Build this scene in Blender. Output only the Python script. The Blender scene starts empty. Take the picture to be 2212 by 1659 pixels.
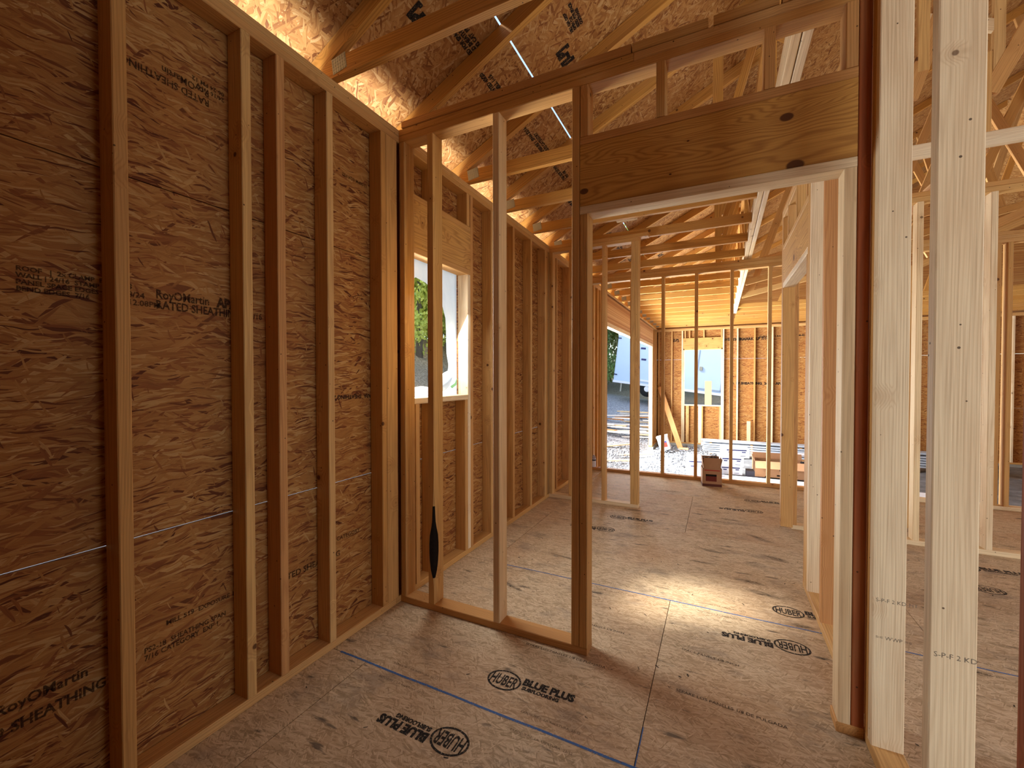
import bpy, bmesh, math, random
from mathutils import Vector, Matrix
random.seed(7)
SC = bpy.context.scene
COL = SC.collection
# ------------------------------------------------------------------ camera
F_PX, YAW, PITCH, ROLL = 912.24, .455812, -.0164617, -.000619
cam_d = bpy.data.cameras.new('camera'); cam = bpy.data.objects.new('camera', cam_d); COL.objects.link(cam)
fw = Vector((-math.sin(YAW)*math.cos(PITCH), math.cos(YAW)*math.cos(PITCH), math.sin(PITCH)))
rt = Vector((math.cos(YAW), math.sin(YAW), 0)); up = rt.cross(fw)
r2 = rt*math.cos(ROLL)+up*math.sin(ROLL); u2 = -rt*math.sin(ROLL)+up*math.cos(ROLL)
cam.matrix_world = Matrix(((r2.x, u2.x, -fw.x, 0), (r2.y, u2.y, -fw.y, 0), (r2.z, u2.z, -fw.z, 1.33), (0, 0, 0, 1)))
cam_d.sensor_width = 36; cam_d.lens = F_PX*36/2212; cam_d.clip_start = .02; cam_d.clip_end = 300
SC.camera = cam
# ------------------------------------------------------------------ world, sun, daylight at the openings
wd = bpy.data.worlds.new('world'); SC.world = wd; wd.use_nodes = True
nt = wd.node_tree; bg = nt.nodes['Background']
sky = nt.nodes.new('ShaderNodeTexSky'); sky.sky_type = 'NISHITA'; sky.sun_disc = False
sky.sun_elevation = math.radians(44); sky.sun_rotation = math.radians(250); sky.air_density = 1.0; sky.dust_density = 2.0
nt.links.new(sky.outputs[0], bg.inputs[0]); bg.inputs[1].default_value = .42
def sun(d, e, ang, col):
    l = bpy.data.lights.new('sun', 'SUN'); l.energy = e; l.angle = math.radians(ang); l.color = col
    o = bpy.data.objects.new('sun', l); COL.objects.link(o)
    o.rotation_euler = Vector(d).to_track_quat('-Z', 'Y').to_euler(); o.location = (-8, 0, 9)
sun((1, .229, -.97), 6.8, 8.0, (1, .95, .86))
def area(name, loc, to, sx, sy, e, col=(1, .97, .93), spread=180):
    l = bpy.data.lights.new(name, 'AREA'); l.shape = 'RECTANGLE'; l.size = sx; l.size_y = sy; l.energy = e; l.color = col; l.spread = math.radians(spread)
    o = bpy.data.objects.new(name, l); COL.objects.link(o); o.location = loc
    o.rotation_euler = (Vector(to)-Vector(loc)).to_track_quat('-Z', 'Y').to_euler()
area('daylight_rear_door', (2.3, -3.3, 1.15), (1.3, 1.5, .9), 2.2, 2.1, 135, (.93, .96, 1))
area('daylight_side_window', (6.4, 1.7, 1.5), (1.0, 2.8, .9), 2.2, 1.6, 80, (.95, .97, 1))
area('daylight_left_window', (-1.776, 2.38, 1.62), (0, 2.45, .6), .60, .88, 26, (.95, .98, 1))
area('daylight_garage_door', (-2.0, 9.6, .8), (1.5, 9.6, .9), 5.2, 2.6, 480, (.92, .96, 1))
area('ground_bounce_fill', (-3.3, 5.0, -.55), (-1.9, 5.0, 2.6), 16, 1.5, 1900, (.97, .97, .95))  # unseen lamp added below the eave, imitating light off sunlit ground
gz_ = -Vector((1.3, 0, 3.2)).normalized(); gx_ = Vector((0, 1, 0)); gy_ = gz_.cross(gx_)
bpy.data.objects['ground_bounce_fill'].matrix_world = Matrix(((gx_.x, gy_.x, gz_.x, -3.3), (gx_.y, gy_.y, gz_.y, 5.0), (gx_.z, gy_.z, gz_.z, -.5), (0, 0, 0, 1)))
area('daylight_garage_window', (-.43, 13.7, 1.3), (-.4, 9, .9), .95, 1.55, 30, (.93, .97, 1))
SC.view_settings.view_transform = 'Standard'; SC.view_settings.look = 'None'
SC.view_settings.exposure = .33; SC.view_settings.gamma = 1; SC.view_settings.use_curve_mapping = False
SC.cycles.use_denoising = True
SC.cycles.max_bounces = 9; SC.cycles.diffuse_bounces = 6; SC.cycles.glossy_bounces = 3; SC.cycles.transmission_bounces = 5
SC.cycles.transparent_max_bounces = 8; SC.cycles.sample_clamp_indirect = 6; SC.cycles.use_light_tree = True

# ------------------------------------------------------------------ node helpers
def lin(h):
    c = [int(h[i:i+2], 16)/255 for i in (0, 2, 4)]
    return tuple(x/12.92 if x <= .04045 else ((x+.055)/1.055)**2.4 for x in c)+(1,)
class M:
    def __init__(s, name):
        s.m = bpy.data.materials.new(name); s.m.use_nodes = True; s.t = s.m.node_tree
        s.b = s.t.nodes['Principled BSDF']; s.out = s.t.nodes['Material Output']
        s.b.inputs['Roughness'].default_value = .75
        s.b.inputs['Specular IOR Level'].default_value = .25
    def n(s, typ, ins=None, **kw):
        x = s.t.nodes.new('ShaderNode'+typ)
        for k, v in kw.items(): setattr(x, k, v)
        for k, v in (ins or {}).items():
            if isinstance(v, bpy.types.NodeSocket): s.t.links.new(v, x.inputs[k])
            else: x.inputs[k].default_value = v
        return x
    def math(s, op, a, b=0., c=0., clamp=False):
        return s.n('Math', {0: a, 1: b, 2: c}, operation=op, use_clamp=clamp).outputs[0]
    def vmath(s, op, a, b=(0, 0, 0)):
        x = s.n('VectorMath', {0: a, 1: b}, operation=op)
        return x.outputs['Value'] if op in ('LENGTH', 'DISTANCE', 'DOT_PRODUCT') else x.outputs[0]
    def mix(s, f, a, b, mode='MIX'):
        x = s.n('Mix', {0: f, 6: a, 7: b}, data_type='RGBA', blend_type=mode); return x.outputs[2]
    def ramp(s, f, stops, interp='LINEAR'):
        x = s.n('ValToRGB', {0: f}); r = x.color_ramp; r.interpolation = interp
        while len(r.elements) < len(stops): r.elements.new(.5)
        for e, (p, c) in zip(r.elements, stops): e.position = p; e.color = c if not isinstance(c, str) else lin(c)
        return x.outputs[0]
    def step(s, f, a, b): return s.n('MapRange', {0: f, 1: a, 2: b}, interpolation_type='SMOOTHSTEP').outputs[0]
    def fin(s, col=None, bump=None, dist=.002, strength=.5, rough=None):
        if col is not None:
            if isinstance(col, bpy.types.NodeSocket): s.t.links.new(col, s.b.inputs['Base Color'])
            else: s.b.inputs['Base Color'].default_value = col if not isinstance(col, str) else lin(col)
        if bump is not None:
            x = s.n('Bump', {'Strength': strength, 'Distance': dist, 'Height': bump}); s.t.links.new(x.outputs[0], s.b.inputs['Normal'])
        if rough is not None: s.b.inputs['Roughness'].default_value = rough
        return s.m
def plain(name, h, rough=.7, metal=0, var=.0, scale=20):
    k = M(name)
    if var:
        c = k.n('TexCoord').outputs['Object']; f = k.n('TexNoise', {'Vector': c, 'Scale': scale, 'Detail': 3.}).outputs[0]
        a = lin(h); d = tuple(x*(1-var) for x in a[:3])+(1,)
        k.fin(k.mix(f, d, tuple(min(1, x*(1+var*.6)) for x in a[:3])+(1,)))
    else: k.fin(h)
    k.b.inputs['Roughness'].default_value = rough; k.b.inputs['Metallic'].default_value = metal
    return k.m

def lumber_mat(name, stops, knots=1.0, ringcol='8a5a2c', grain=.55, rf=780., amp=.075, kz=1.):
    k = M(name); tc = k.n('TexCoord').outputs['Object']; r = k.n('ObjectInfo').outputs['Random']
    off = k.n('CombineXYZ', {0: k.math('MULTIPLY', r, 17.3), 1: k.math('MULTIPLY', r, 41.7), 2: k.math('MULTIPLY', r, 93.1)}).outputs[0]
    p = k.vmath('ADD', tc, off)
    q = k.vmath('MULTIPLY', p, (1, 1, .07))
    r1 = k.math('FRACT', k.math('MULTIPLY', r, 7.77)); r3 = k.math('FRACT', k.math('MULTIPLY', r, 23.1))
    cx = k.math('MULTIPLY_ADD', r1, .14, -.07); cy = k.math('MULTIPLY_ADD', r3, .16, -.08)
    # knots (spheres through the board) that bend the rings round them
    vo = k.n('TexVoronoi', {'Vector': p, 'Scale': 5.2, 'Randomness': 1.}, feature='F1')
    kd = vo.outputs['Distance']
    big = k.math('MULTIPLY_ADD', k.n('SeparateColor', {0: vo.outputs['Color']}).outputs[0], .07*kz, .02*kz)
    kn = k.math('SUBTRACT', 1., k.step(k.math('DIVIDE', kd, big), .75, 1.1))
    halo = k.math('SUBTRACT', 1., k.step(k.math('DIVIDE', kd, big), .8, 4.2))
    c2 = k.n('SeparateXYZ', {0: tc}); nz = k.n('TexNoise', {'Vector': q, 'Scale': 9., 'Detail': 2., 'Roughness': .55})
    dx = k.math('SUBTRACT', c2.outputs[0], cx); dy = k.math('SUBTRACT', c2.outputs[1], cy)
    rad = k.math('SQRT', k.math('ADD', k.math('MULTIPLY', dx, dx), k.math('MULTIPLY', dy, dy)))
    rad = k.math('ADD', rad, k.math('MULTIPLY_ADD', nz.outputs[0], amp, 0.))
    rad = k.math('ADD', rad, k.math('MULTIPLY', halo, .022))
    rg = k.math('SINE', k.math('MULTIPLY', rad, rf)); rg = k.math('MULTIPLY_ADD', rg, .5, .5); rg = k.math('POWER', rg, 2.2)
    fib = k.n('TexNoise', {'Vector': k.vmath('MULTIPLY', p, (260, 260, 3.5)), 'Scale': 1., 'Detail': 2.}).outputs[0]
    blot = k.n('TexNoise', {'Vector': k.vmath('MULTIPLY', p, (8, 8, 1.6)), 'Scale': 1., 'Detail': 3.}).outputs[0]
    base = k.ramp(k.math('FRACT', k.math('MULTIPLY', r, 5.37)), stops)
    base = k.mix(k.math('MULTIPLY', k.step(blot, .4, .75), .35), base, lin('b98a58'))
    col = k.mix(k.math('MULTIPLY', rg, grain), base, k.mix(.5, base, lin(ringcol)))
    col = k.mix(k.math('MULTIPLY', k.math('SUBTRACT', fib, .45, clamp=True), 1.1), col, lin('7d5227'))
    col = k.mix(k.math('MULTIPLY', halo, .28*knots), col, lin('a06a35'))
    col = k.mix(k.math('MULTIPLY', kn, .9*knots), col, lin('4f2a12'))
    # nail holes / specks
    sp = k.n('TexVoronoi', {'Vector': p, 'Scale': 17., 'Randomness': 1.}, feature='F1').outputs['Distance']
    col = k.mix(k.math('MULTIPLY', k.math('LESS_THAN', sp, .055), .85), col, lin('3a2412'))
    return k.fin(col, k.math('ADD', fib, k.math('MULTIPLY', rg, .4)), .0012, .45, .68)
def header_mat(name, knots_):
    k = M(name); tc = k.n('TexCoord').outputs['Object']; c = k.n('SeparateXYZ', {0: tc}); y_, z_ = c.outputs[1], c.outputs[2]
    nz = k.n('TexNoise', {'Vector': k.vmath('MULTIPLY', tc, (1, 7, 1.1)), 'Scale': 1.6, 'Detail': 2.}).outputs[0]
    h = k.math('ADD', k.math('MULTIPLY_ADD', nz, .22, -.11), y_); h = k.math('ADD', h, k.math('MULTIPLY', z_, -.035)); kn = None; hl = None
    for kz_, ky_, kr in knots_:
        dx = k.math('SUBTRACT', z_, kz_); dy = k.math('SUBTRACT', y_, ky_)
        d2 = k.math('ADD', k.math('MULTIPLY', dx, k.math('MULTIPLY', dx, .45)), k.math('MULTIPLY', dy, dy)); d = k.math('SQRT', d2)
        g = k.math('EXPONENT', k.math('MULTIPLY', d2, -1/(kr*2.6)**2)); h = k.math('ADD', h, k.math('MULTIPLY', g, kr*1.6))
        q = k.math('SUBTRACT', 1., k.step(d, kr*.75, kr*1.05)); kn = q if kn is None else k.math('MAXIMUM', kn, q); hl = g if hl is None else k.math('MAXIMUM', hl, g)
    hh = k.math('ADD', k.math('MULTIPLY', h, 330.), k.math('MULTIPLY', k.math('MULTIPLY', h, h), 900.))
    rg = k.math('POWER', k.math('MULTIPLY_ADD', k.math('SINE', hh), .5, .5), 2.)
    fib = k.n('TexNoise', {'Vector': k.vmath('MULTIPLY', tc, (200, 300, 4)), 'Scale': 1., 'Detail': 2.}).outputs[0]
    col = k.mix(k.math('MULTIPLY', rg, .62), lin('c9964a'), lin('94602a')); col = k.mix(k.math('MULTIPLY', k.math('SUBTRACT', fib, .42, clamp=True), 1.), col, lin('7a4a1e'))
    col = k.mix(k.math('MULTIPLY', hl, .3), col, lin('8f5c28')); col = k.mix(k.math('MULTIPLY', kn, .9), col, lin('4a2410'))
    return k.fin(col, fib, .001, .4, .66)
m_header1 = header_mat('doorway_fir_header', ((.301, .055, .017), (-.50, -.075, .015), (.33, -.135, .022), (-.05, .05, .004), (-.12, -.075, .004)))
SPF = [(0, 'cb9b58'), (.2, 'd7ae6e'), (.4, 'c69350'), (.6, 'd3a668'), (.8, 'c58f52'), (1, 'dab477')]
m_wood = lumber_mat('framing_lumber', SPF)
m_pale = lumber_mat('pale_framing_lumber', [(0, 'ecd2a2'), (.5, 'e6cfa6'), (1, 'ead9b8')], .8, 'b08658', .4)
m_red = lumber_mat('reddish_fir_lumber', [(0, 'c08a54'), (.5, 'cb965c'), (1, 'c08650')], 1., '8a4a24')
m_header = lumber_mat('wide_fir_header', [(0, 'cfa05a'), (1, 'cfa05a')], 1.2, '7a4a1c', .8, 430., .16, 1.8)
m_dark = lumber_mat('shade_dark_red_lumber', [(0, '9a5028'), (1, 'a1562c')], .8, '5a2410')  # dark red stands in for the shade on the doorway king stud
m_truss = lumber_mat('truss_lumber', [(0, 'cc9648'), (.35, 'c1883c'), (.7, 'd2a154'), (1, 'c68e42')], .9, '7c4a18', .8)

def osb_mat(name, pal, layers, sc=1., grain=.5, bump=.0016, strength=.55, dirt=0.):
    k = M(name); tc = k.n('TexCoord').outputs['Object']; r = k.n('ObjectInfo').outputs['Random']
    p = k.vmath('ADD', tc, k.n('CombineXYZ', {0: k.math('MULTIPLY', r, 31.), 1: k.math('MULTIPLY', r, 57.), 2: 0.}).outputs[0])
    wob = k.n('TexNoise', {'Vector': p, 'Scale': 9., 'Detail': 1.}, noise_dimensions='2D').outputs['Color']
    p2 = k.vmath('ADD', p, k.vmath('MULTIPLY', k.vmath('SUBTRACT', wob, (.5, .5, .5)), (.03, .03, 0)))
    col = None; hgt = None
    for i, (ang, L, W, thr) in enumerate(layers):
        ro = k.n('VectorRotate', {'Vector': p2, 'Angle': math.radians(ang)}, rotation_type='Z_AXIS').outputs[0]
        v = k.vmath('MULTIPLY', ro, (1/(L*sc), 1/(W*sc), 0)); v = k.vmath('ADD', v, (i*7.31, i*3.77, 0))
        vo = k.n('TexVoronoi', {'Vector': v, 'Scale': 1., 'Randomness': 1.}, feature='F1', voronoi_dimensions='2D')
        s = k.n('SeparateColor', {0: vo.outputs['Color']})
        c = k.ramp(s.outputs[0], pal)
        fb = k.n('TexNoise', {'Vector': k.vmath('MULTIPLY', ro, (14/sc, 420/sc, 0)), 'Scale': 1., 'Detail': 1.}, noise_dimensions='2D').outputs[0]
        c = k.mix(k.math('MULTIPLY', fb, grain), c, lin('6b3d18'), 'MULTIPLY')
        h = k.math('ADD', s.outputs[2], k.math('MULTIPLY', vo.outputs['Distance'], -.5))
        if col is None: col, hgt = c, h
        else:
            mk = k.math('GREATER_THAN', k.math('ADD', s.outputs[1], k.math('MULTIPLY', vo.outputs['Distance'], -.25)), thr)
            col = k.mix(mk, col, c); hgt = k.math('ADD', k.math('MULTIPLY', hgt, k.math('SUBTRACT', 1., mk)), k.math('MULTIPLY', k.math('ADD', h, .4), mk))
    big = k.n('TexNoise', {'Vector': p, 'Scale': 1.3, 'Detail': 2.}, noise_dimensions='2D').outputs[0]
    col = k.mix(k.math('MULTIPLY', k.step(big, .4, .7), .2), col, lin('a86c34'))
    if dirt:
        a = k.n('TexNoise', {'Vector': k.vmath('MULTIPLY', p, (1.2, 2.6, 1)), 'Scale': 2.4, 'Detail': 5., 'Roughness': .65}, noise_dimensions='2D').outputs[0]
        col = k.mix(k.math('MULTIPLY', k.step(a, .52, .78), dirt), col, lin('6d6259'))
        b = k.n('TexNoise', {'Vector': k.vmath('MULTIPLY', p, (2.2, 9, 1)), 'Scale': 2.2, 'Detail': 4.}, noise_dimensions='2D').outputs[0]
        col = k.mix(k.math('MULTIPLY', k.step(b, .67, .78), .75), col, lin('3b3530'))
    return k.fin(col, hgt, bump, strength, .7)
PAL = [(0, '5f2e10'), (.07, '7c441c'), (.14, '94592a'), (.32, 'a87237'), (.6, 'b47e40'), (.85, 'c08e4e'), (1, 'd0a668')]
m_osb = osb_mat('oriented_strand_board', PAL, [(0, .20, .026, 0), (11, .16, .020, .4), (-14, .17, .018, .45), (30, .12, .013, .62), (-42, .11, .013, .72), (5, .12, .008, .58), (-8, .07, .005, .66), (68, .08, .010, .88)])
PALR = [(0, '7c4a20'), (.2, 'a06c36'), (.5, 'b8854a'), (.8, 'c59658'), (1, 'd4ae76')]
m_osbroof = osb_mat('rough_roof_board', PALR, [(30, .11, .02, 0), (-35, .1, .016, .45), (75, .09, .014, .5), (0, .08, .012, .6), (-70, .07, .011, .7), (50, .06, .008, .7)])
PALF = [(0, 'a5906f'), (.3, 'bfa886'), (.6, 'cfb896'), (1, 'dfcaa8')]
m_floor = osb_mat('sanded_subfloor_board', PALF, [(3, .07, .008, 0), (16, .06, .006, .45), (-14, .05, .006, .5), (50, .03, .004, .72), (-60, .03, .004, .78)], 1., .3, .0005, .4, .5)
m_lsl = osb_mat('strand_header_board', [(0, 'b07a44'), (.4, 'c99862'), (1, 'dcb27c')], [(0, .07, .016, 0), (20, .06, .012, .5), (-25, .05, .01, .5)], 1., .3, .0006, .3)
def ink(name, h, a=.85):
    k = M(name); c = k.n('TexCoord').outputs['Object']; f = k.n('TexNoise', {'Vector': c, 'Scale': 160., 'Detail': 2.}).outputs[0]
    k.fin(h, rough=.8); tr = k.n('BsdfTransparent').outputs[0]
    mx = k.n('MixShader', {0: k.math('MULTIPLY', k.step(f, .3, .42), a), 1: tr, 2: k.b.outputs[0]})
    k.t.links.new(mx.outputs[0], k.out.inputs[0]); return k.m
m_ink = ink('black_stamp_ink', '1d1a18', .9); m_inkf = ink('faded_stamp_ink', '2a1608', .68); m_chalk = ink('blue_chalk', '3f6fb0', .75)
m_pencil = ink('grey_mark_ink', '55504c', .7)
m_plate = plain('galvanised_steel', '9a9a92', .45, .7, .35, 300)
m_conc = plain('stem_wall_concrete', '9a9890', .9, 0, .25, 12)
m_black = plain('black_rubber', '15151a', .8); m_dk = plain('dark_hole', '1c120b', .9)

# ------------------------------------------------------------------ object helpers
WM = {}
def empty(name, loc=(0, 0, 0), kind=None, label=None, cat=None, group=None, M4=None):
    o = bpy.data.objects.new(name, None); COL.objects.link(o); o.empty_display_size = .05
    m = M4 if M4 is not None else Matrix.Translation(loc); o.matrix_world = m; WM[o.name] = m.copy()
    tag(o, label, cat, group, kind); return o
def tag(o, label=None, cat=None, group=None, kind=None):
    if label: o['label'] = label
    if cat: o['category'] = cat
    if group: o['group'] = group
    if kind: o['kind'] = kind
    return o
def put(name, me, mat, W, parent=None, kind=None, label=None):
    if mat is not None and not me.materials: me.materials.append(mat)
    o = bpy.data.objects.new(name, me); COL.objects.link(o)
    if parent is not None: o.parent = parent; o.matrix_local = WM[parent.name].inverted() @ W
    else: o.matrix_world = W
    WM[o.name] = W.copy()
    if kind: o['kind'] = kind
    if label: o['label'] = label
    return o
BOX = {}
def boxmesh(a, b, L, mat, bev):
    key = (round(a, 4), round(b, 4), round(L, 3), mat.name, bev)
    if key in BOX: return BOX[key]
    x, y, z = a/2, b/2, L/2; e = min(bev, x*.4, y*.4)
    ring = [(x-e, -y), (x, -y+e), (x, y-e), (x-e, y), (-x+e, y), (-x, y-e), (-x, -y+e), (-x+e, -y)] if e > 0 else [(x, -y), (x, y), (-x, y), (-x, -y)]
    n = len(ring); v = [(p, q, -z) for p, q in ring]+[(p, q, z) for p, q in ring]
    f = [(i, (i+1) % n, n+(i+1) % n, n+i) for i in range(n)]+[tuple(range(n-1, -1, -1)), tuple(range(n, 2*n))]
    me = bpy.data.meshes.new('board'); me.from_pydata(v, [], f); me.materials.append(mat); BOX[key] = me; return me
# local z runs along the board
AX = {2: Matrix(((1, 0, 0), (0, 1, 0), (0, 0, 1))), 0: Matrix(((0, 0, 1), (1, 0, 0), (0, 1, 0))), 1: Matrix(((0, 1, 0), (0, 0, 1), (1, 0, 0)))}
def box(parent, name, x0, x1, y0, y1, z0, z1, mat=None, bev=.003, kind=None, label=None, axis=None):
    mat = mat or m_wood
    d = (x1-x0, y1-y0, z1-z0); ax = axis if axis is not None else max(range(3), key=lambda i: d[i])
    R = AX[ax]; a, b = {2: (d[0], d[1]), 0: (d[1], d[2]), 1: (d[2], d[0])}[ax]
    W = Matrix.Translation(((x0+x1)/2, (y0+y1)/2, (z0+z1)/2)) @ R.to_4x4()
    return put(name, boxmesh(a, b, d[ax], mat, bev), None, W, parent, kind, label)
def frame(o, z, x):     # local z axis = z, local x ~ x
    z = Vector(z).normalized(); y = z.cross(Vector(x)).normalized(); x = y.cross(z)
    return Matrix(((x.x, y.x, z.x, o[0]), (x.y, y.y, z.y, o[1]), (x.z, y.z, z.z, o[2]), (0, 0, 0, 1)))
def member(parent, name, A, B, a, b, side, mat=None, bev=.002, kind=None, label=None):
    A, B = Vector(A), Vector(B); W = frame((A+B)/2, B-A, side)
    return put(name, boxmesh(a, b, (B-A).length, mat or m_truss, bev), None, W, parent, kind, label)
def prism_xz(parent, name, poly, y0, y1, along, mat, kind=None, label=None):
    """polygon in the xz plane given thickness in y; local z = along"""
    c = Vector((sum(p[0] for p in poly)/len(poly), (y0+y1)/2, sum(p[1] for p in poly)/len(poly)))
    W = frame(c, (along[0], 0, along[1]), (0, 1, 0)); I = W.inverted(); n = len(poly)
    v = [I @ Vector((p[0], y0, p[1])) for p in poly]+[I @ Vector((p[0], y1, p[1])) for p in poly]
    f = [tuple(range(n)), tuple(range(2*n-1, n-1, -1))]+[(i, n+i, n+(i+1) % n, (i+1) % n) for i in range(n)]
    me = bpy.data.meshes.new(name); me.from_pydata(v, [], f); bm = bmesh.new(); bm.from_mesh(me); bmesh.ops.recalc_face_normals(bm, faces=bm.faces); bm.to_mesh(me); bm.free()
    return put(name, me, mat, W, parent, kind, label)
def bmobj(parent, name, bm, mat, loc=(0, 0, 0), kind=None, label=None, smooth=False, W=None):
    me = bpy.data.meshes.new(name); bm.to_mesh(me); bm.free()
    if smooth:
        for p in me.polygons: p.use_smooth = True
    return put(name, me, mat, W if W is not None else Matrix.Translation(loc), parent, kind, label)
def text(parent, s, size, pos, xd, yd, mat, name='printed_text', sx=1., bold=0., space=1.):
    cu = bpy.data.curves.new('t', 'FONT'); cu.body = s; cu.size = size; cu.offset = bold; cu.space_character = space; cu.resolution_u = 2
    t = bpy.data.objects.new('t', cu); COL.objects.link(t)
    me = bpy.data.meshes.new_from_object(t); bpy.data.objects.remove(t); bpy.data.curves.remove(cu)
    if sx != 1:
        for v in me.vertices: v.co.x *= sx
    xd, yd = Vector(xd).normalized(), Vector(yd).normalized(); zd = xd.cross(yd)
    W = Matrix(((xd.x, yd.x, zd.x, pos[0]), (xd.y, yd.y, zd.y, pos[1]), (xd.z, yd.z, zd.z, pos[2]), (0, 0, 0, 1)))
    me.materials.clear()
    return put(name, me, mat, W, parent)
def ellipse_ring(parent, c, rx, ry, wd_, xd, yd, mat, name='oval_print'):
    n = 40; v = []; f = []
    for i in range(n):
        a = 2*math.pi*i/n
        v += [(rx*math.cos(a), ry*math.sin(a), 0), ((rx-wd_)*math.cos(a), (ry-wd_)*math.sin(a), 0)]
    for i in range(n): j = (i+1) % n; f.append((2*i, 2*j, 2*j+1, 2*i+1))
    me = bpy.data.meshes.new(name); me.from_pydata(v, [], f)
    xd, yd = Vector(xd), Vector(yd); zd = xd.cross(yd)
    W = Matrix(((xd.x, yd.x, zd.x, c[0]), (xd.y, yd.y, zd.y, c[1]), (xd.z, yd.z, zd.z, c[2]), (0, 0, 0, 1)))
    return put(name, me, mat, W, parent)

# ------------------------------------------------------------------ constants
T = .038; W4 = .089; XL = -1.685; XS = -1.774; TOP = 2.769; P1 = 1.94; XR = .487
GZ = -.69                                                     # garage ground level
S = 'structure'
def roofz(x): return 2.918+.5*(x+1.774) if x < 4.3 else 2.918+.5*(4.3+1.774)-.5*(x-4.3)

# ------------------------------------------------------------------ terrain
def sm(t): t = max(0, min(1, t)); return t*t*(3-2*t)
def gh(x, y):
    z = GZ-.06 + .75*sm((y-13.6)/8) + .13*max(0, min(8, -x-2.2)) + 2.6*sm((-x-7)/7) + .5*sm((y-24)/10)
    return z
k = M('pale_gravel'); c = k.n('TexCoord').outputs['Object']
vo = k.n('TexVoronoi', {'Vector': c, 'Scale': 26., 'Randomness': 1.}); ed = k.n('TexVoronoi', {'Vector': c, 'Scale': 26., 'Randomness': 1.}, feature='DISTANCE_TO_EDGE').outputs['Distance']
sv = k.n('SeparateColor', {0: vo.outputs['Color']}).outputs[0]
col = k.ramp(sv, [(0, '9fa2a6'), (.5, 'bcbfc2'), (1, 'dcdedf')]); col = k.mix(k.step(ed, .12, .02), col, lin('6a6b70'))
far = k.n('TexNoise', {'Vector': c, 'Scale': .35, 'Detail': 4.}).outputs[0]
sx = k.n('SeparateXYZ', {0: c}); leaf = k.math('MAXIMUM', k.step(k.math('MULTIPLY', sx.outputs[0], -1.), 5.5, 8.), k.step(sx.outputs[1], 21., 24.))
lt = k.n('TexNoise', {'Vector': c, 'Scale': 14., 'Detail': 6., 'Roughness': .8}).outputs[0]
lc = k.ramp(lt, [(.3, '4c4636'), (.5, '9b8b72'), (.62, 'c3b59c'), (.75, '8c9a62')])
col = k.mix(k.math('MULTIPLY', leaf, 1.), col, lc)
m_gravel = k.fin(col, k.math('ADD', k.math('MULTIPLY', ed, 1.), k.math('MULTIPLY', lt, .3)), .05, .8, .9)
n = 90; bm = bmesh.new(); vs = [[None]*n for _ in range(n)]
for i in range(n):
    for j in range(n):
        x = -34+i*(48/(n-1)); y = -12+j*(60/(n-1)); vs[i][j] = bm.verts.new((x, y, gh(x, y)+random.uniform(-.02, .02)))
for i in range(n-1):
    for j in range(n-1): bm.faces.new((vs[i][j], vs[i+1][j], vs[i+1][j+1], vs[i][j+1]))
bmobj(None, 'ground', bm, m_gravel, kind=S, smooth=True)

# ------------------------------------------------------------------ floor
FL = empty('floor', (0, 0, 0), S)
rows = [-2.205, -.985, .235, 1.455, 2.65, 3.87, 5.07, 6.0]
panels = {}
for r_ in range(len(rows)-1):
    y0, y1 = rows[r_], rows[r_+1]; x = -.252 if r_ % 2 == 1 else -1.472
    xs = [XS]; 
    while x < 7.2:
        if x > XS+.1: xs.append(x)
        x += 2.44
    xs.append(7.0); xs = sorted(xs)
    for a, b in zip(xs[:-1], xs[1:]):
        g = .0016
        W = Matrix.Translation(((a+b)/2, (y0+y1)/2, -.0092))
        o = put('subfloor_panel', boxmesh(b-a-2*g, y1-y0-2*g, .0184, m_floor, 0), None, W, FL)
        panels[(a, b, y0, y1)] = o
box(FL, 'subfloor_base', XS, 7.0, -3.4, 5.99, -.30, -.0190, m_osb, 0, axis=0)
def panel_at(x, y):
    for (a, b, y0, y1), o in panels.items():
        if a <= x < b and y0 <= y < y1: return o
    return FL
ZP = .0006
def logo(x, y, rot, words=True):
    s = -1 if rot else 1; X = (s, 0, 0); Y = (0, s, 0); pn = panel_at(x, y)
    ellipse_ring(pn, (x, y, ZP), .078, .059, .0085, X, Y, m_ink)
    text(pn, 'HUBER', .088, (x-s*.063, y-s*.031, ZP), X, Y, m_ink, sx=.455, bold=.002, space=1.0)
    if words:
        text(pn, 'BLUE PLUS', .054, (x+s*.082, y+s*.010, ZP), X, Y, m_ink, sx=.9, bold=.0034)
        text(pn, 'SUBFLOORING', .026, (x+s*.09, y-s*.018, ZP), X, Y, m_ink, sx=.95, bold=.0016)
for x0, yu in ((.36, .41), (-.838, 1.63), (.36, 2.815), (-.85, 4.02), (.33, 5.18)):
    for kx in (0, 1, 2): logo(x0+2.4*kx, yu, False)
for x0, yd_ in ((.332, .045), (-.875, 1.265), (.332, 2.453), (-.88, 3.655), (.32, 4.78)):
    for kx in (0, 1, 2): logo(x0+2.4*kx, yd_, True)
for yb, yt in ((1.455, 2.65), (3.87, 5.0)):
    for xx, dr in ((-.19, 1), (-.315, -1)):
        for yy, st in ((yb+.74, 'SPACE PANELS 1/8 INCH'), (yb+.44, 'SEPARE LOS PANELES 1/8 DE PULGADA')):
            L = len(st)*.0146
            pn = panel_at(xx, yy)
            if dr > 0:
                text(pn, '<-  '+st, .023, (xx, yy, ZP), (1, -.06, 0), (.06, 1, 0), m_ink, sx=1.0)
            else: text(pn, st+'  ->', .023, (xx-L-.06, yy+.0, ZP), (1, -.0, 0), (.0, 1, 0), m_ink, sx=1.0)
for yy in (1.50, 2.70, 3.92, 2.60, 3.80, 1.405):
    for xx in (-1.35, -.7, -.1, .9, 1.6): text(panel_at(xx, yy), 'EXPOSURE 1  LA ABERTURA  23/32', .016, (xx, yy, ZP), (1, 0, 0), (0, 1, 0), m_inkf)
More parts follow.
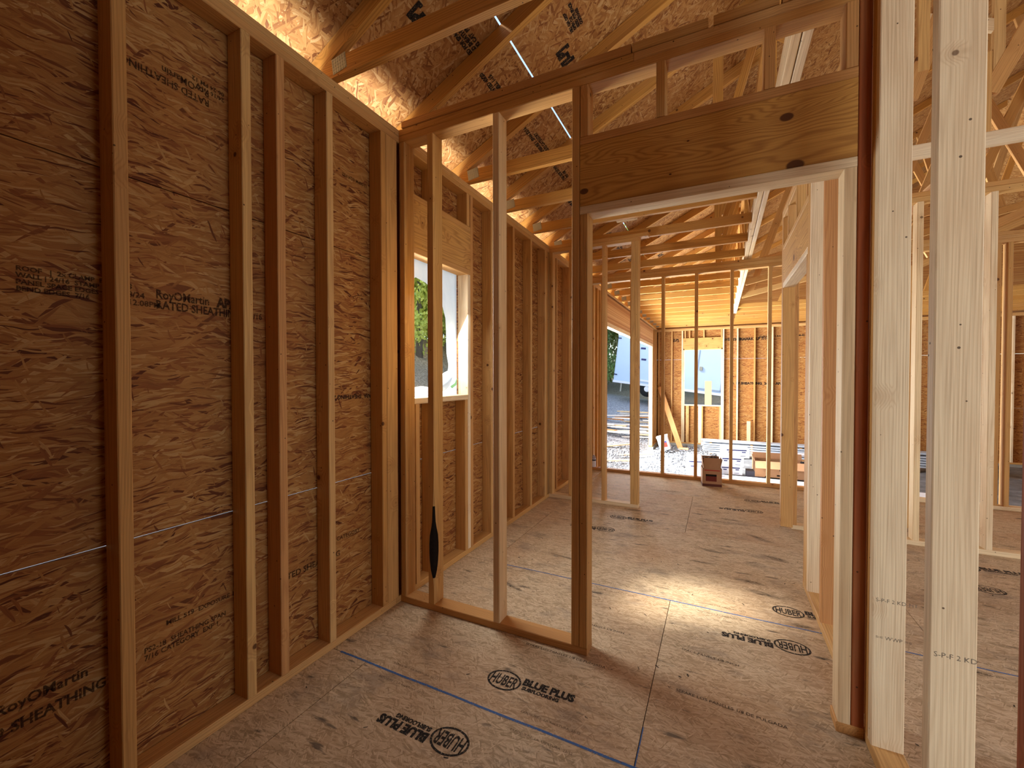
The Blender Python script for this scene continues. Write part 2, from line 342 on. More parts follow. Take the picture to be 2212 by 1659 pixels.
def strip(parent, name, pts, w, z, mat):
    v = []; f = []
    for i, p in enumerate(pts):
        a = Vector(pts[max(0, i-1)]); b = Vector(pts[min(len(pts)-1, i+1)]); d = (b-a).normalized(); nn = Vector((-d.y, d.x))
        v += [(p[0]+nn.x*w/2, p[1]+nn.y*w/2, z), (p[0]-nn.x*w/2, p[1]-nn.y*w/2, z)]
    for i in range(len(pts)-1): f.append((2*i, 2*i+1, 2*i+3, 2*i+2))
    me = bpy.data.meshes.new(name); me.from_pydata(v, [], f); return put(name, me, mat, Matrix(), parent)
strip(FL, 'chalk_line', [(-1.64+.13*i, 1.4535+.0015*math.sin(i*1.7)) for i in range(52)], .011, .0009, m_chalk)
strip(FL, 'chalk_line', [(-1.34+.15*i, 2.652+.001*math.sin(i*1.1)) for i in range(44)], .008, .0009, m_chalk)
strip(FL, 'chalk_line', [(-.249, 1.46+.06*i) for i in range(4)], .004, .0009, m_chalk)
strip(FL, 'chalk_line', [(1.25+.02*i, 2.72-.045*i) for i in range(8)], .006, .0009, m_pencil)
# nail heads and scuffs
bm = bmesh.new()
for i in range(420):
    x = random.uniform(-1.6, 4.0); y = random.uniform(.9, 5.8)
    if abs(y-round(y/.4)*.4) > .05: y = round(y/.4)*.4+random.uniform(-.02, .02)
    a = random.uniform(0, 3.14); l = random.uniform(.004, .011); w = random.uniform(.0014, .003); c_, s_ = math.cos(a), math.sin(a)
    bm.faces.new([bm.verts.new((x+c_*p*l-s_*q*w, y+s_*p*l+c_*q*w, .0011)) for p, q in ((-1, -1), (1, -1), (1, 1), (-1, 1))])
tag(bmobj(FL, 'nail_mark', bm, m_ink), kind='stuff')
k = M('scuff_smear'); c = k.n('TexCoord').outputs['Object']; gr = k.vmath('LENGTH', k.vmath('MULTIPLY', c, (1, 1, 0)))
nz = k.n('TexNoise', {'Vector': k.vmath('ADD', k.vmath('MULTIPLY', c, (1.2, 4, 1)), k.n('CombineXYZ', {0: k.math('MULTIPLY', k.n('ObjectInfo').outputs['Random'], 50.)}).outputs[0]), 'Scale': 3., 'Detail': 5.}).outputs[0]
k.fin('2e2824', rough=.85); fa = k.math('MULTIPLY', k.step(gr, 1., .2), k.step(nz, .42, .62)); fa = k.math('MULTIPLY', fa, .8)
mx = k.n('MixShader', {0: fa, 1: k.n('BsdfTransparent').outputs[0], 2: k.b.outputs[0]}); k.t.links.new(mx.outputs[0], k.out.inputs[0]); m_scuff = k.m
scm = bpy.data.meshes.new('scuff_mark'); scm.from_pydata([(math.cos(a*math.pi/8), math.sin(a*math.pi/8), 0) for a in range(16)], [], [tuple(range(16))]); scm.materials.append(m_scuff)
for x, y, l, w, a in ((-.05, 3.55, .16, .035, -10), (.18, 3.12, .13, .035, -5), (.05, 3.62, .1, .02, -20), (.26, 2.98, .16, .04, -12), (.22, 3.45, .07, .02, 30), (.4, 2.68, .09, .03, 0), (.38, 3.6, .14, .04, -25),
                      (-.12, 4.25, .09, .02, -35), (-.75, 4.3, .12, .03, 10), (-.5, 5.2, .2, .05, 5), (.1, 4.4, .15, .03, -5), (.12, 1.62, .09, .03, 10), (-1.2, 2.4, .2, .02, -20), (-1.0, 2.95, .22, .02, -10),
                      (1.0, 2.6, .15, .03, 5), (1.3, 1.8, .1, .05, 30), (1.2, 3.2, .2, .03, 0), (-.1, 3.3, .12, .02, 0), (.3, 4.0, .16, .04, -40), (2.2, 3.6, .3, .03, 0), (2.6, 4.1, .3, .03, 5)):
    W = Matrix.Translation((x, y, .0014)) @ Matrix.Rotation(math.radians(a), 4, 'Z') @ Matrix.Diagonal((l, w, 1, 1)); put('scuff_mark', scm, None, W, FL)

# ------------------------------------------------------------------ left wall (with sheathing)
WL = empty('wall_left', (XL, 0, 0), S)
def stud_y(par, y, z0=T, z1=2.693, x0=XS, x1=XL, mat=None, name='stud', w=T): return box(par, name, x0, x1, y, y+w, z0, z1, mat)
box(WL, 'bottom_plate', XS, XL, -2.4, 1.9, 0, T); box(WL, 'bottom_plate', XS, XL, 1.902, 5.9, 0, T)
box(WL, 'top_plate', XS, XL, -2.4, 1.94, 2.693, 2.731); box(WL, 'top_plate', XS, XL, 1.942, 3.86, 2.693, 2.731); box(WL, 'top_plate', XS, XL, 3.862, 6.75, 2.693, 2.731)
box(WL, 'top_plate', XS, XL, -2.4, 3.30, 2.731, TOP); box(WL, 'top_plate', XS, XL, 3.302, 8.6, 2.731, TOP); box(WL, 'top_plate', XS, XL, 8.602, 13.45, 2.731, TOP)
for y in (-1.8, -1.39, -.98, -.58, -.17, .235, .639, 1.034): stud_y(WL, y)
stud_y(WL, 1.180, mat=m_red); stud_y(WL, 1.434)
stud_y(WL, 1.794); box(WL, 'stud', -1.723, XL, 1.8335, 1.9225, T, 2.693); box(WL, 'stud', XS, XS+T, 1.86, 1.935, T, 2.693)
# window framing
stud_y(WL, 1.995); stud_y(WL, 2.034, T, 2.094); stud_y(WL, 2.69, T, 2.094, mat=m_pale); stud_y(WL, 2.7285, T, 2.693)
box(WL, 'window_sill', XS, XL, 2.0725, 2.6895, 1.162, 1.200, m_pale)
box(WL, 'header_plate', XS, XL, 2.034, 2.728, 2.094, 2.132); box(WL, 'header', XS, XL, 2.034, 2.728, 2.1325, 2.4175, m_header); box(WL, 'header_plate', XS, XL, 2.034, 2.728, 2.418, 2.456)
for y in (2.034, 2.26, 2.68): stud_y(WL, y, 2.4565, 2.6925, name='cripple_stud')
for y in (2.085, 2.25, 2.651): stud_y(WL, y, T, 1.1615, name='cripple_stud')
for y in (3.05, 3.46, 3.86, 4.245, 4.284): stud_y(WL, y)
box(WL, 'stud', -1.723, XL, 4.37, 4.459, T, 2.693)
for y in (4.6, 5.05, 5.45, 5.83): stud_y(WL, y)
# garage part
for y in (6.2, 6.25, 6.44, 6.62, 6.70): stud_y(WL, y, -.6)
box(WL, 'bottom_plate', XS, XL, 6.05, 6.85, -.64, -.602); box(WL, 'bottom_plate', XS, XL, 12.39, 13.45, -.64, -.602)
stud_y(WL, 6.81, -.6, 2.18, mat=m_pale); stud_y(WL, 6.77, -.6)
for y in (12.39, 12.43): stud_y(WL, y, -.6, 2.18, mat=m_pale)
for y in (12.47, 12.51, 12.86, 13.3): stud_y(WL, y, -.6)
box(WL, 'garage_header', XS, XL, 6.81, 12.468, 2.256, 2.6925, m_lsl, axis=1); box(WL, 'header_plate', XS, XL, 6.81, 12.468, 2.18, 2.218, m_pale); box(WL, 'header_plate', XS, XL, 6.81, 12.468, 2.2185, 2.2555, m_pale)
box(WL, 'stem_wall', XS-.02, XL+.03, 6.02, 6.8, -1.1, -.641, m_conc, 0); box(WL, 'stem_wall', XS-.02, XL+.03, 12.4, 13.5, -1.1, -.641, m_conc, 0); box(WL, 'stem_wall', XS-.02, XL, -3, 6.0, -1.1, -.301, m_conc, 0)
def osb_panel(par, x0, x1, y0, y1, z0, z1, nrm, mat=m_osb, name='sheathing_panel', longh=True):
    """board normal to x (nrm 0) or y (nrm 1); local x = long direction, local z = normal"""
    c = ((x0+x1)/2, (y0+y1)/2, (z0+z1)/2)
    if nrm == 0: W = frame(c, (1, 0, 0), (0, 1, 0)); a, b, t = y1-y0, z1-z0, x1-x0
    else: W = frame(c, (0, -1, 0), (1, 0, 0)); a, b, t = x1-x0, z1-z0, y1-y0
    return put(name, boxmesh(a, b, t, mat, 0), None, W, par)
XO = XS-.012
zs = [(-.32, -.0), (.0, .7825), (.787, 1.9965), (2.0, 2.769)]
LWP = []
def left_sheath(y0, y1, z0, z1): LWP.append((y0, y1, z0, z1, osb_panel(WL, XO, XS-.0005, y0+.001, y1-.001, z0, z1, 0)))
for (z0, z1), off in zip(zs, (.2, 1.2, -.02, 1.2)):
    ys = [-2.4]; y = off-2.44
    while y < 6.8:
        if -2.2 < y < 6.6: ys.append(y)
        y += 2.44
    ys.append(6.81)
    for a, b in zip(ys[:-1], ys[1:]):
        segs = [(a, b)]
        if z1 > 1.2 and b > 2.07 and a < 2.69:        # cut round the window hole
            segs = [(a, min(b, 2.072)), (max(a, 2.69), b)]
            wa, wb = max(a, 2.072), min(b, 2.69)
            if z0 < 1.162: left_sheath(wa, wb, z0, 1.19)
            if z1 > 2.1: left_sheath(wa, wb, 2.105, z1)
        for p, q in segs:
            if q-p > .05: left_sheath(p, q, z0, z1)
box(WL, 'seam_light_stop', XO-.003, XO-.0005, -2.4, 2.02, 1.985, 2.02, m_dk, 0, axis=1)  # dark strip added behind the seam to stop daylight showing through
for z0, z1 in ((-.64, .7825), (.787, 1.9985), (2.0, 2.769)): left_sheath(12.42, 13.55, z0, z1)
left_sheath(6.81, 9.6, 2.2, 2.769); left_sheath(9.6, 12.42, 2.2, 2.769); left_sheath(6.02, 6.85, -.64, -.32)
def wl_text(s, size, y, z, up_=1, mat=m_inkf, sx=1., bold=.0006):
    par = WL
    for (y0, y1, z0, z1, o) in LWP:
        if y0 <= y <= y1 and z0 <= z <= z1: par = o; break
    text(par, s, size, (XS+.0008, y, z), (0, up_, 0), (0, 0, up_), mat, sx=sx, bold=bold)
wl_text('RoyOMartin', .044, .783, 1.608, sx=.78, bold=.0010); wl_text('RATED SHEATHING', .042, .783, 1.572, sx=.78, bold=.0010); wl_text('24/16', .036, 1.10, 1.577, sx=.8, bold=.001)
wl_text('APA', .05, .985, 1.607, sx=.8, bold=.003)
wl_text('3\n8/24\n12:08PM', .026, .705, 1.626, bold=.0006)
wl_text('RATED SHEATHING\nRoyOMartin', .036, .965, 2.395, -1, sx=.85, bold=.0008); wl_text('24/16 7/16\n06-24 PM 12', .022, 1.02, 2.435, -1)
wl_text('ROOF   |  2x CLAMP  BOARD\nWALL | 24/16  STAMP  U-S-A\nPANEL SPACE EDGES\nBEND EDGES  7/16', .019, .455, 1.632, bold=.0006)
wl_text('PS2-18  SHEATHING SPAN\n7/16 CATEGORY  EXP 1', .026, .735, .375, sx=.9, bold=.0006); wl_text('MILL 519  EXPOSURE 1', .024, .8, .44)
wl_text('RoyOMartin', .042, .40, .395, sx=.9, bold=.001); wl_text('RATED SHEATHING', .042, .30, .335, sx=.9, bold=.0012)
wl_text('APA  SHEATHING 24/16', .030, 1.80, 1.235, -1, bold=.0008, mat=m_ink); wl_text('12:08PM 8/24 PS2', .024, 1.78, 2.40, -1); wl_text('RATED SHEATHING', .04, 1.22, .40, bold=.001); wl_text('7/16 CATEGORY', .03, 1.49, .48); wl_text('APA RATED', .05, 2.79, 2.3, -1, bold=.002, mat=m_ink)
wl_text('RATED', .05, .42, 2.46, -1, bold=.002, mat=m_ink)

# ------------------------------------------------------------------ middle wall (doorway wall)
WM1 = empty('wall_middle', (-.6, P1, 0), S); Y0, Y1 = P1, P1+W4
box(WM1, 'bottom_plate', XL, -.556, Y0, Y1, 0, T); box(WM1, 'bottom_plate', .402, XR-.001, Y0, Y1, 0, T)
def stud_x(par, x, y0, y1, z0=T, z1=2.693, mat=None, name='stud', w=T, label=None): return box(par, name, x, x+w, y0, y1, z0, z1, mat, label=label)
stud_x(WM1, XL+.001, Y0, Y1); stud_x(WM1, -1.063, Y0, Y1, mat=m_pale); stud_x(WM1, -.634, Y0, Y1)
stud_x(WM1, -.594, Y0, Y1, z1=2.0935)
stud_x(WM1, .408, Y0, Y1, z1=2.0935, mat=m_pale); stud_x(WM1, .448, Y0, Y1, mat=m_dark, label='dark red stud, shade put into its colour')  # king stud's shade is painted in as darker wood
box(WM1, 'top_plate', XL, .487, Y0, Y1, 2.6935, 2.731); box(WM1, 'top_plate', XL, -.35, Y0, Y1, 2.7315, TOP); box(WM1, 'top_plate', -.348, .576, Y0, Y1, 2.7315, TOP)
box(WM1, 'header_plate', -.594, .446, Y0, Y1, 2.094, 2.132, m_pale); box(WM1, 'header', -.594, .446, Y0, Y0+T, 2.1325, 2.4175, m_header1); box(WM1, 'header', -.594, .446, Y1-T, Y1, 2.1325, 2.4175, m_header)
box(WM1, 'header_plate', -.594, .446, Y0, Y1, 2.418, 2.456)
for x in (-.594, -.254, .151, .408): stud_x(WM1, x, Y0, Y1, 2.4565, 2.693, name='cripple_stud')
for a, b in ((-1.66, -.36), (-.355, -.05), (-.03, .20), (.21, .62)): box(WM1, 'nailer_board', a, b, Y0-.006, Y1-.012, TOP+.0005, TOP+.039)
# stud with bark wane: carved edge with a black bark part
xa, xb = -1.482, -1.444
prof = [(0, 0), (.06, 0), (.10, .002), (.15, .008), (.19, .022), (.24, .030), (.29, .034), (.34, .034), (.39, .030), (.43, .020), (.47, .012), (.56, .007), (.66, .002), (.75, 0), (2.5, 0)]
bm = bmesh.new(); rings = []
for zz, e in [(p[0]+T+.0, p[1]) for p in prof]+[(2.693, 0)]:
    if zz > 2.693: continue
    e1 = min(e, .036); pts = [(xa, Y0), (xb-e1*.9, Y0), (xb, Y0+e*1.2), (xb, Y1), (xa, Y1)]
    rings.append([bm.verts.new((p[0]-xa, p[1]-Y0, zz)) for p in pts])
for a, b in zip(rings[:-1], rings[1:]):
    for i in range(5): bm.faces.new((a[i], a[(i+1) % 5], b[(i+1) % 5], b[i]))
bm.faces.new(rings[0][::-1]); bm.faces.new(rings[-1]); bmesh.ops.recalc_face_normals(bm, faces=bm.faces)
bw = bmobj(WM1, 'stud', bm, m_wood, (xa, Y0, 0), label='stud with a bark edged hollow near its foot')
bm = bmesh.new(); rr = []
for i, (zz, e) in enumerate(prof[3:12]):
    e1 = min(e, .036); j = random.uniform(-.001, .002)
    rr.append([bm.verts.new(v) for v in ((-e1*.9-.001, -.0012, zz+T), (-e1*.40+j, e*.55-.0035, zz+T), (.0012, e*1.2+.001, zz+T))])
for a, b in zip(rr[:-1], rr[1:]):
    for i in range(2): bm.faces.new((a[i], a[i+1], b[i+1], b[i]))
bmobj(bw, 'bark', bm, plain('charred_bark', '1a110c', .9, 0, .8, 60), (xb, Y0, 0), label='black bark strip')

# ------------------------------------------------------------------ right wall (runs away from camera)
WR = empty('wall_right', (XR, 1.5, 0), S); X1 = XR+W4
def rst(y, z0=T, z1=2.693, mat=None, name='stud', label=None): return box(WR, name, XR, X1, y, y+T, z0, z1, mat, label=label)
for y in (-1.2, -.8, -.38, .23, .64): rst(y)
rst(1.04, mat=m_dark); rst(1.428, mat=m_pale, label='pale stud with faded grade stamp, nearest the camera'); rst(1.866, mat=m_pale); rst(1.905)
rst(2.031); rst(2.69, mat=m_red); rst(3.05, mat=m_pale)
for y in (3.0885, 3.127): rst(y)
rst(3.166, z1=2.0935); rst(4.29); rst(4.3285)
box(WR, 'bottom_plate', XR, X1, -2.2, 3.21, 0, T, m_wood)
for z in (2.6935, 2.7315): box(WR, 'top_plate', XR, X1, -2.2 if z < 2.7 else -2.0, 1.95, z, z+.0375); box(WR, 'top_plate', XR, X1, 2.03, 4.37, z, z+.0375)
box(WR, 'header_plate', XR, X1, 3.166, 4.29, 2.094, 2.132, m_pale); box(WR, 'header', XR, XR+T, 3.166, 4.29, 2.1325, 2.4175, m_header); box(WR, 'header', X1-T, X1, 3.166, 4.29, 2.1325, 2.4175, m_header); box(WR, 'header_plate', XR, X1, 3.166, 4.29, 2.418, 2.456)
for y in (3.2, 3.6, 4.0): rst(y, 2.4565, 2.693, name='cripple_stud')
for zz, s_ in ((.55, 'S-P-F 2 KD-HT'), (.42, '== WWP ==')): text(WR, s_, .018, (XR+.008, 1.8655, zz), (1, 0, 0), (0, 0, 1), m_pencil)
text(WR, 'S-P-F 2 KD', .018, (XR+.008, 1.4275, .62), (1, 0, 0), (0, 0, 1), m_pencil)

# ------------------------------------------------------------------ short wall, cross wall, back wall
WS = empty('wall_short', (-1.2, 4.37, 0), S); a, b = 4.37, 4.459
box(WS, 'bottom_plate', XL, -.726, a, b, 0, T, m_pale)
for x in (XL+.002, -1.46, -1.10, -.804, -.7655): stud_x(WS, x, a, b)
box(WS, 'top_plate', XL, -.726, a, b, 2.6935, 2.731); box(WS, 'top_plate', XL, -.64, a, b, 2.7315, TOP)
WC = empty('wall_cross', (1.5, 4.37, 0), S)
box(WC, 'bottom_plate', X1+.002, 5.6, a, b, 0, T, m_pale)
for i, x in enumerate((X1+.002, .98, 1.382, 1.795, 2.21, 2.6, 3.0, 3.4, 3.8, 4.2)): stud_x(WC, x, a, b, mat=(m_pale if i in (2, 3) else None))
for z in (2.6935, 2.7315): box(WC, 'top_plate', X1+.002, 5.6, a, b, z, z+.0375)
box(WC, 'blocking_board', 1.425, 1.514, 4.85, 4.89, .0, 2.30); 
WB = empty('wall_back', (0, 5.91, 0), S); a, b = 5.91, 5.999
box(WB, 'bottom_plate', XL, 1.9, a, b, 0, T); box(WB, 'bottom_plate', 1.902, 6.8, a, b, 0, T, m_pale)
for i in range(21): stud_x(WB, -1.503+.4055*i, a, b, z1=2.655)
box(WB, 'stud', 2.47, 2.508, a, b, T, 2.655); 
for z in (2.6555, 2.6935, 2.7315): box(WB, 'top_plate', XL, 2.2, a, b, z, z+.0375); box(WB, 'top_plate', 2.202, 6.8, a, b, z, z+.0375)
box(WB, 'rim_board', XS, 6.98, 6.0, 6.02, -.9, -.002, m_osb, 0, axis=0)

# ------------------------------------------------------------------ garage far wall
WF = empty('wall_far', (0, 13.45, 0), S); a, b = 13.45, 13.539
xs_ = [-1.66, -1.29, -1.0, .09]+[.445+.42*i for i in range(15)]
for x in xs_: stud_x(WF, x, a, b, -.60, 2.693, mat=random.choice((None, m_pale)))
for x in (-.958, .052): stud_x(WF, x, a, b, -.6, 2.12, mat=m_pale)
box(WF, 'window_sill', -.92, .052, a, b, .48, .518, m_pale)
for x in (-.87, -.83, -.45, .014): stud_x(WF, x, a, b, -.6, .479, name='cripple_stud')
box(WF, 'stud', -.54, -.45, a, a+T, -.6, .479, m_pale)
box(WF, 'header_plate', -.92, .052, a, b, 2.12, 2.158); box(WF, 'header', -.958, .09, a, b, 2.1585, 2.47, m_header)
for x in (-.92, -.80, -.42, .04): stud_x(WF, x, a, b, 2.471, 2.693, name='cripple_stud')
box(WF, 'bottom_plate', XS, 6.9, a, b, -.64, -.602)
for z in (2.6935, 2.7315): box(WF, 'top_plate', XS, 2.4, a, b, z, z+.0375); box(WF, 'top_plate', 2.402, 6.9, a, b, z, z+.0375)
box(WF, 'stem_wall', XS-.02, 7, 13.42, 13.6, -1.1, -.641, m_conc, 0)
FWP = []
for (z0, z1), off in zip(((-.64, .62), (.6215, 1.846), (1.851, 2.769)), (0, 1.22, .4)):
    xx = [XS]; x = off-2.44
    while x < 6.8:
        if x > XS+.2: xx.append(x)
        x += 2.44
    xx.append(6.95)
    for p, q in zip(xx[:-1], xx[1:]):
        segs = [(p, q, z0, z1)]
        if q > -.92 and p < .052:
            segs = [(p, -.92, z0, z1), (.052, q, z0, z1)]
            if z0 < .5: segs.append((max(p, -.92), min(q, .052), z0, .5))
            if z1 > 2.15: segs.append((max(p, -.92), min(q, .052), 2.13, z1))
        for s0, s1, t0, t1 in segs:
            if s1-s0 > .03: FWP.append((s0, s1, osb_panel(WF, s0+.001, s1-.001, b+.0005, b+.012, t0, t1, 1)))
def wf_text(s, size, x, z, **kw): text(WF, s, size, (x, 13.5392, z), (1, 0, 0), (0, 0, 1), m_ink, **kw)
wf_text('[LP]', .09, -1.24, 2.40, bold=.006); wf_text('WEATHERMARK  LP 7/16', .10, .12, 2.36, bold=.006); wf_text('/ \\  LP SHEATHING  24/16  APA RATED', .09, .30, 1.12, bold=.006, sx=1.05)
wf_text('EXPOSURE 1 RATED  HUD-UM-40', .07, 1.0, 2.42, bold=.003)
# garage right side, house right side and rear shell (outside the picture, they keep the daylight out)
WE = empty('wall_east', (7, 5, 0), S)
osb_panel(WE, 6.98, 7.0, 4.6, 13.55, -.7, 2.77, 0); osb_panel(WE, 6.98, 7.0, -3.4, .55, -.3, 2.77, 0); osb_panel(WE, 6.98, 7.0, .55, 2.85, -.3, .65, 0); osb_panel(WE, 6.98, 7.0, .55, 2.85, 2.35, 2.77, 0); osb_panel(WE, 6.98, 7.0, 2.85, 4.6, -.3, 2.77, 0)
WH = empty('wall_rear', (2, -3.4, 0), S)
for p, q, r_, s_ in ((XS, -1.35, -.3, 2.77), (-1.35, .15, -.3, 1.0), (-1.35, .15, 2.2, 2.77), (.15, 1.6, -.3, 2.77), (1.6, 3.6, 2.35, 2.77), (3.6, 7.0, -.3, 2.77)): osb_panel(WH, p, q, -3.42, -3.4, r_, s_, 1)
for y in [-3.2+.4*i for i in range(20)]: box(WE, 'stud', 6.89, 6.979, y, y+T, T, 2.693)

osb_panel(WR, X1+.001, X1+.012, -3.3, .85, T, 2.69, 0)  # unseen panel added to keep rear daylight off the left room
WQ = empty('wall_room_rear', (-.6, -1.7, 0), S); osb_panel(WQ, XS, XR, -1.712, -1.70, 0, 2.76, 1)
box(WQ, 'bottom_plate', XL, XR, -1.69, -1.601, 0, T)
for x in [-1.6+.4*i for i in range(6)]: stud_x(WQ, x, -1.69, -1.601)
# ------------------------------------------------------------------ roof: sheathing
CE = empty('ceiling', (0, 5, 2.9), S)
cs = 1/math.sqrt(1.25); RP = []
def roof_panel(x0, x1, y0, y1, side=1):
    mx_ = (x0+x1)/2; zt = roofz(x0)/2+roofz(x1)/2; n_ = Vector((-.5, 0, 1)) if side > 0 else Vector((.5, 0, 1)); n_.normalize()
    c = Vector((mx_, (y0+y1)/2, zt))+n_*.0065; W = frame(c, -n_, (0, 1, 0))
    o = put('roof_panel', boxmesh(y1-y0, (x1-x0)/cs, .012, m_osbroof, 0), None, W, CE); RP.append((x0, x1, y0, y1, o))
cols = [-2.2, -1.09, .01, 1.105, 2.20, 3.295, 4.3]
for i, (p, q) in enumerate(zip(cols[:-1], cols[1:])):
    g0 = .005 if i == 1 else .0006
    y = -3.6-(1.22 if i % 2 else 0)+.6
    while y < 14.2: roof_panel(p+g0, q-(.004 if i == 0 else .0006), y+.0002, y+2.4399); y += 2.44
for p, q in ((4.3, 5.4), (5.4, 6.5), (6.5, 7.6)):
    y = -3.6
    while y < 14.2: roof_panel(p, q-.001, y, y+2.438, -1); y += 2.44
for y_ in (-3.4, 13.55):       # gable ends
    prism_xz(CE, 'gable_panel', [(-2.2, TOP-.05), (7.6, TOP-.05), (7.6, roofz(7.6)), (4.3, roofz(4.3)), (-2.2, roofz(-2.2))], y_, y_+.012, (1, 0), m_osb)
sd = Vector((1, 0, .5)).normalized()
def rtext(s, size, x, y, mat=m_ink, bold=.002, flip=1, sx=1.):
    par = CE
    for (x0, x1, y0, y1, o) in RP:
        if x0 <= x < x1 and y0 <= y < y1: par = o; break
    z = roofz(x); nn = Vector((.5, 0, -1)).normalized()*.001
    # seen from below: letters run along y, tops toward the ridge or the eave
    text(par, s, size, (x+nn.x, y, z+nn.z), (0, -flip, 0), sd*flip if False else tuple(sd*-flip), mat, bold=bold, sx=sx)
for y in (1.70, 4.14, 6.58, 9.02):
    rtext('[LP]', .085, -1.335, y+.10, bold=.007)
    rtext('SIZED FOR SPACING\nMILD SHEATHING\n15/32 CAT  PS2', .030, -1.27, y+.42, bold=.002)
    rtext('RATED 40/20\nMILL 1-15', .034, -1.29, y+.72, bold=.002)
    rtext('EXPOSURE 1  SPAN 32/16\n15/32 CATEGORY', .036, -1.285, y+1.55, bold=.002)
    rtext('THIS SIDE DOWN\nPRP-108', .036, -1.285, y+2.05, bold=.002)
for y in (2.25, 4.7, 7.1):
    rtext('[LP]', .085, -.87, y+.40, bold=.007); rtext('MILL CSA O325\nOPEN C-2\nSIZED FOR SPACE\nCARTHAGE', .022, -.80, y+.22, bold=.002)
    pass

# ------------------------------------------------------------------ trusses
m_top = m_truss
def gusset(par, x, z, y, w=.09, h=.075, ang=0.):
    o = put('gusset_plate', boxmesh(w, h, .0012, m_plate, 0), None, Matrix.Translation((x, y, z)) @ Matrix.Rotation(ang, 4, 'Y') @ Matrix.Rotation(math.pi/2, 4, 'X'), par)
    return o
# toothed plate mesh: rows of punched slots
def plate_mesh(w, h):
    bm = bmesh.new(); nx, nz_ = 6, 5
    bmesh.ops.create_cube(bm, size=1, matrix=Matrix.Diagonal((w, .0012, h, 1)))
    for i in range(nx):
        for j in range(nz_):
            x = -w/2+w*(i+.5)/nx; z = -h/2+h*(j+.5)/nz_
            bmesh.ops.create_cube(bm, size=1, matrix=Matrix.Translation((x, -.0012, z)) @ Matrix.Diagonal((w/nx*.35, .0014, h/nz_*.55, 1)))
    me = bpy.data.meshes.new('gusset_plate'); bm.to_mesh(me); bm.free(); me.materials.append(m_plate); return me
PLM = plate_mesh(.09, .075)
def gus(par, x, z, y, ang=0.): return put('gusset_plate', PLM, None, Matrix.Translation((x, y, z)) @ Matrix.Rotation(ang, 4, 'Y'), par)
DV = .0995
def rafter(par, y, xa=-2.2, xb=4.28, mat=None):
    e = .0025
    prism_xz(par, 'top_chord', [(xa, roofz(xa)-DV), (xb, roofz(xb)-DV), (xb, roofz(xb)-e), (xa, roofz(xa)-e)], y, y+T, (1, .5), mat or m_truss)
WK = [0]
def web(par, y, A, B, w=W4, mat=None):
    WK[0] += 1; q = T-.0012-.0007*(WK[0] % 9)
    member(par, 'web', (A[0], y+T/2, A[1]), (B[0], y+T/2, B[1]), q, w, (0, 1, 0), mat)
ORD = ['first', 'second', 'third', 'fourth', 'fifth', 'sixth', 'seventh', 'eighth', 'ninth', 'tenth', 'eleventh', 'twelfth', 'thirteenth', 'fourteenth']
names_ = ['bare wood roof truss nearest the camera, its steel plate at the left wall', 'roof truss just beyond the doorway wall, mostly hidden by its plates', 'roof truss over the window, first seen through the doorway wall studs', 'roof truss second beyond the doorway wall, between window and short wall', 'roof truss third beyond the doorway wall, before the short stud wall', 'roof truss just beyond the short stud wall', 'roof truss midway from short wall to back stud wall', 'roof truss last before the back stud wall']
for n_ in range(20):
    y = 1.467+.61*n_
    if n_ < 8: lab = names_[n_]
    else: lab = '%s garage roof truss beyond the back stud wall, counted from it' % ORD[n_-8]
    t = empty('roof_truss', (XL, y, TOP), None, lab, 'roof truss', 'roof trusses over the left rooms' if n_ < 8 else 'roof trusses over the garage')
    rafter(t, y, xb=(.34 if n_ < 8 or n_ % 2 else 4.28))
    full = y > 9.6
    xe = .262
    mt = m_truss
    prism_xz(t, 'bottom_chord', [(XS, TOP+.0005), (xe, TOP+.0005), (xe, TOP+W4), (-1.698, TOP+W4), (XS, TOP+.05)], y, y+T, (1, 0), m_truss)
    gus(t, -1.635, TOP+.055, y-.0012, -.15)
    if n_ >= 3 and n_ != 4:
        web(t, y, (-.02, TOP+W4), (-.02, roofz(-.02)-DV), .065)
        web(t, y, (.0, TOP+W4+.03), (.25, roofz(.25)-DV-.05), .05)
    if full:
        box(t, 'bottom_chord', .345, 6.9, y, y+T, TOP+.0005, TOP+W4, m_truss)
        for q in ((1.2, 4.0) if n_ % 3 == 0 else ()): web(t, y, (q, TOP+W4), (q+.75, roofz(q+.75)-DV)); web(t, y, (q+.8, roofz(q+.8)-DV-.02), (q+1.3, TOP+W4))
    elif y > 6 and n_ % 2 == 0:
        # raised chord on the right of the girder
        web(t, y, (.36, TOP+.04), (4.3, TOP+.04+3.94*.22), mat=m_wood); 
        web(t, y, (.50, TOP+.10), (.95, roofz(.95)-DV), mat=m_wood); web(t, y, (1.9, TOP+.42), (1.2, roofz(1.2)-DV), mat=m_wood); web(t, y, (2.0, TOP+.45), (2.6, roofz(2.6)-DV), mat=m_wood); web(t, y, (3.2, TOP+.72), (2.8, roofz(2.8)-DV), mat=m_wood)
# scissor chords in the garage to the right
# two-ply girder truss running away from the camera
gt = empty('girder_truss', (.30, 2.1, TOP), None, 'long two-ply girder truss running away under the roof, right of the doorway centre', 'roof truss')
for xa_ in (.264, .3065):
    for ya_, yb_ in ((2.032, 5.2), (5.202, 8.3), (8.302, 10.85)): box(gt, 'bottom_chord', xa_, xa_+T, ya_, yb_, TOP+.0005, TOP+.14, m_pale)
    box(gt, 'top_chord', xa_, xa_+T, 2.032, 10.85, 3.70, 3.789, m_truss)
    for i in range(7):
        yy = 2.25+i*1.22
        box(gt, 'web', xa_, xa_+T, yy, yy+.065, TOP+.14, 3.70, m_truss)
        if xa_ < .3: member(gt, 'web', (xa_+T/2, yy+.1, TOP+.15), (xa_+T/2, yy+1.1, 3.68), T, .065, (1, 0, 0), m_truss)
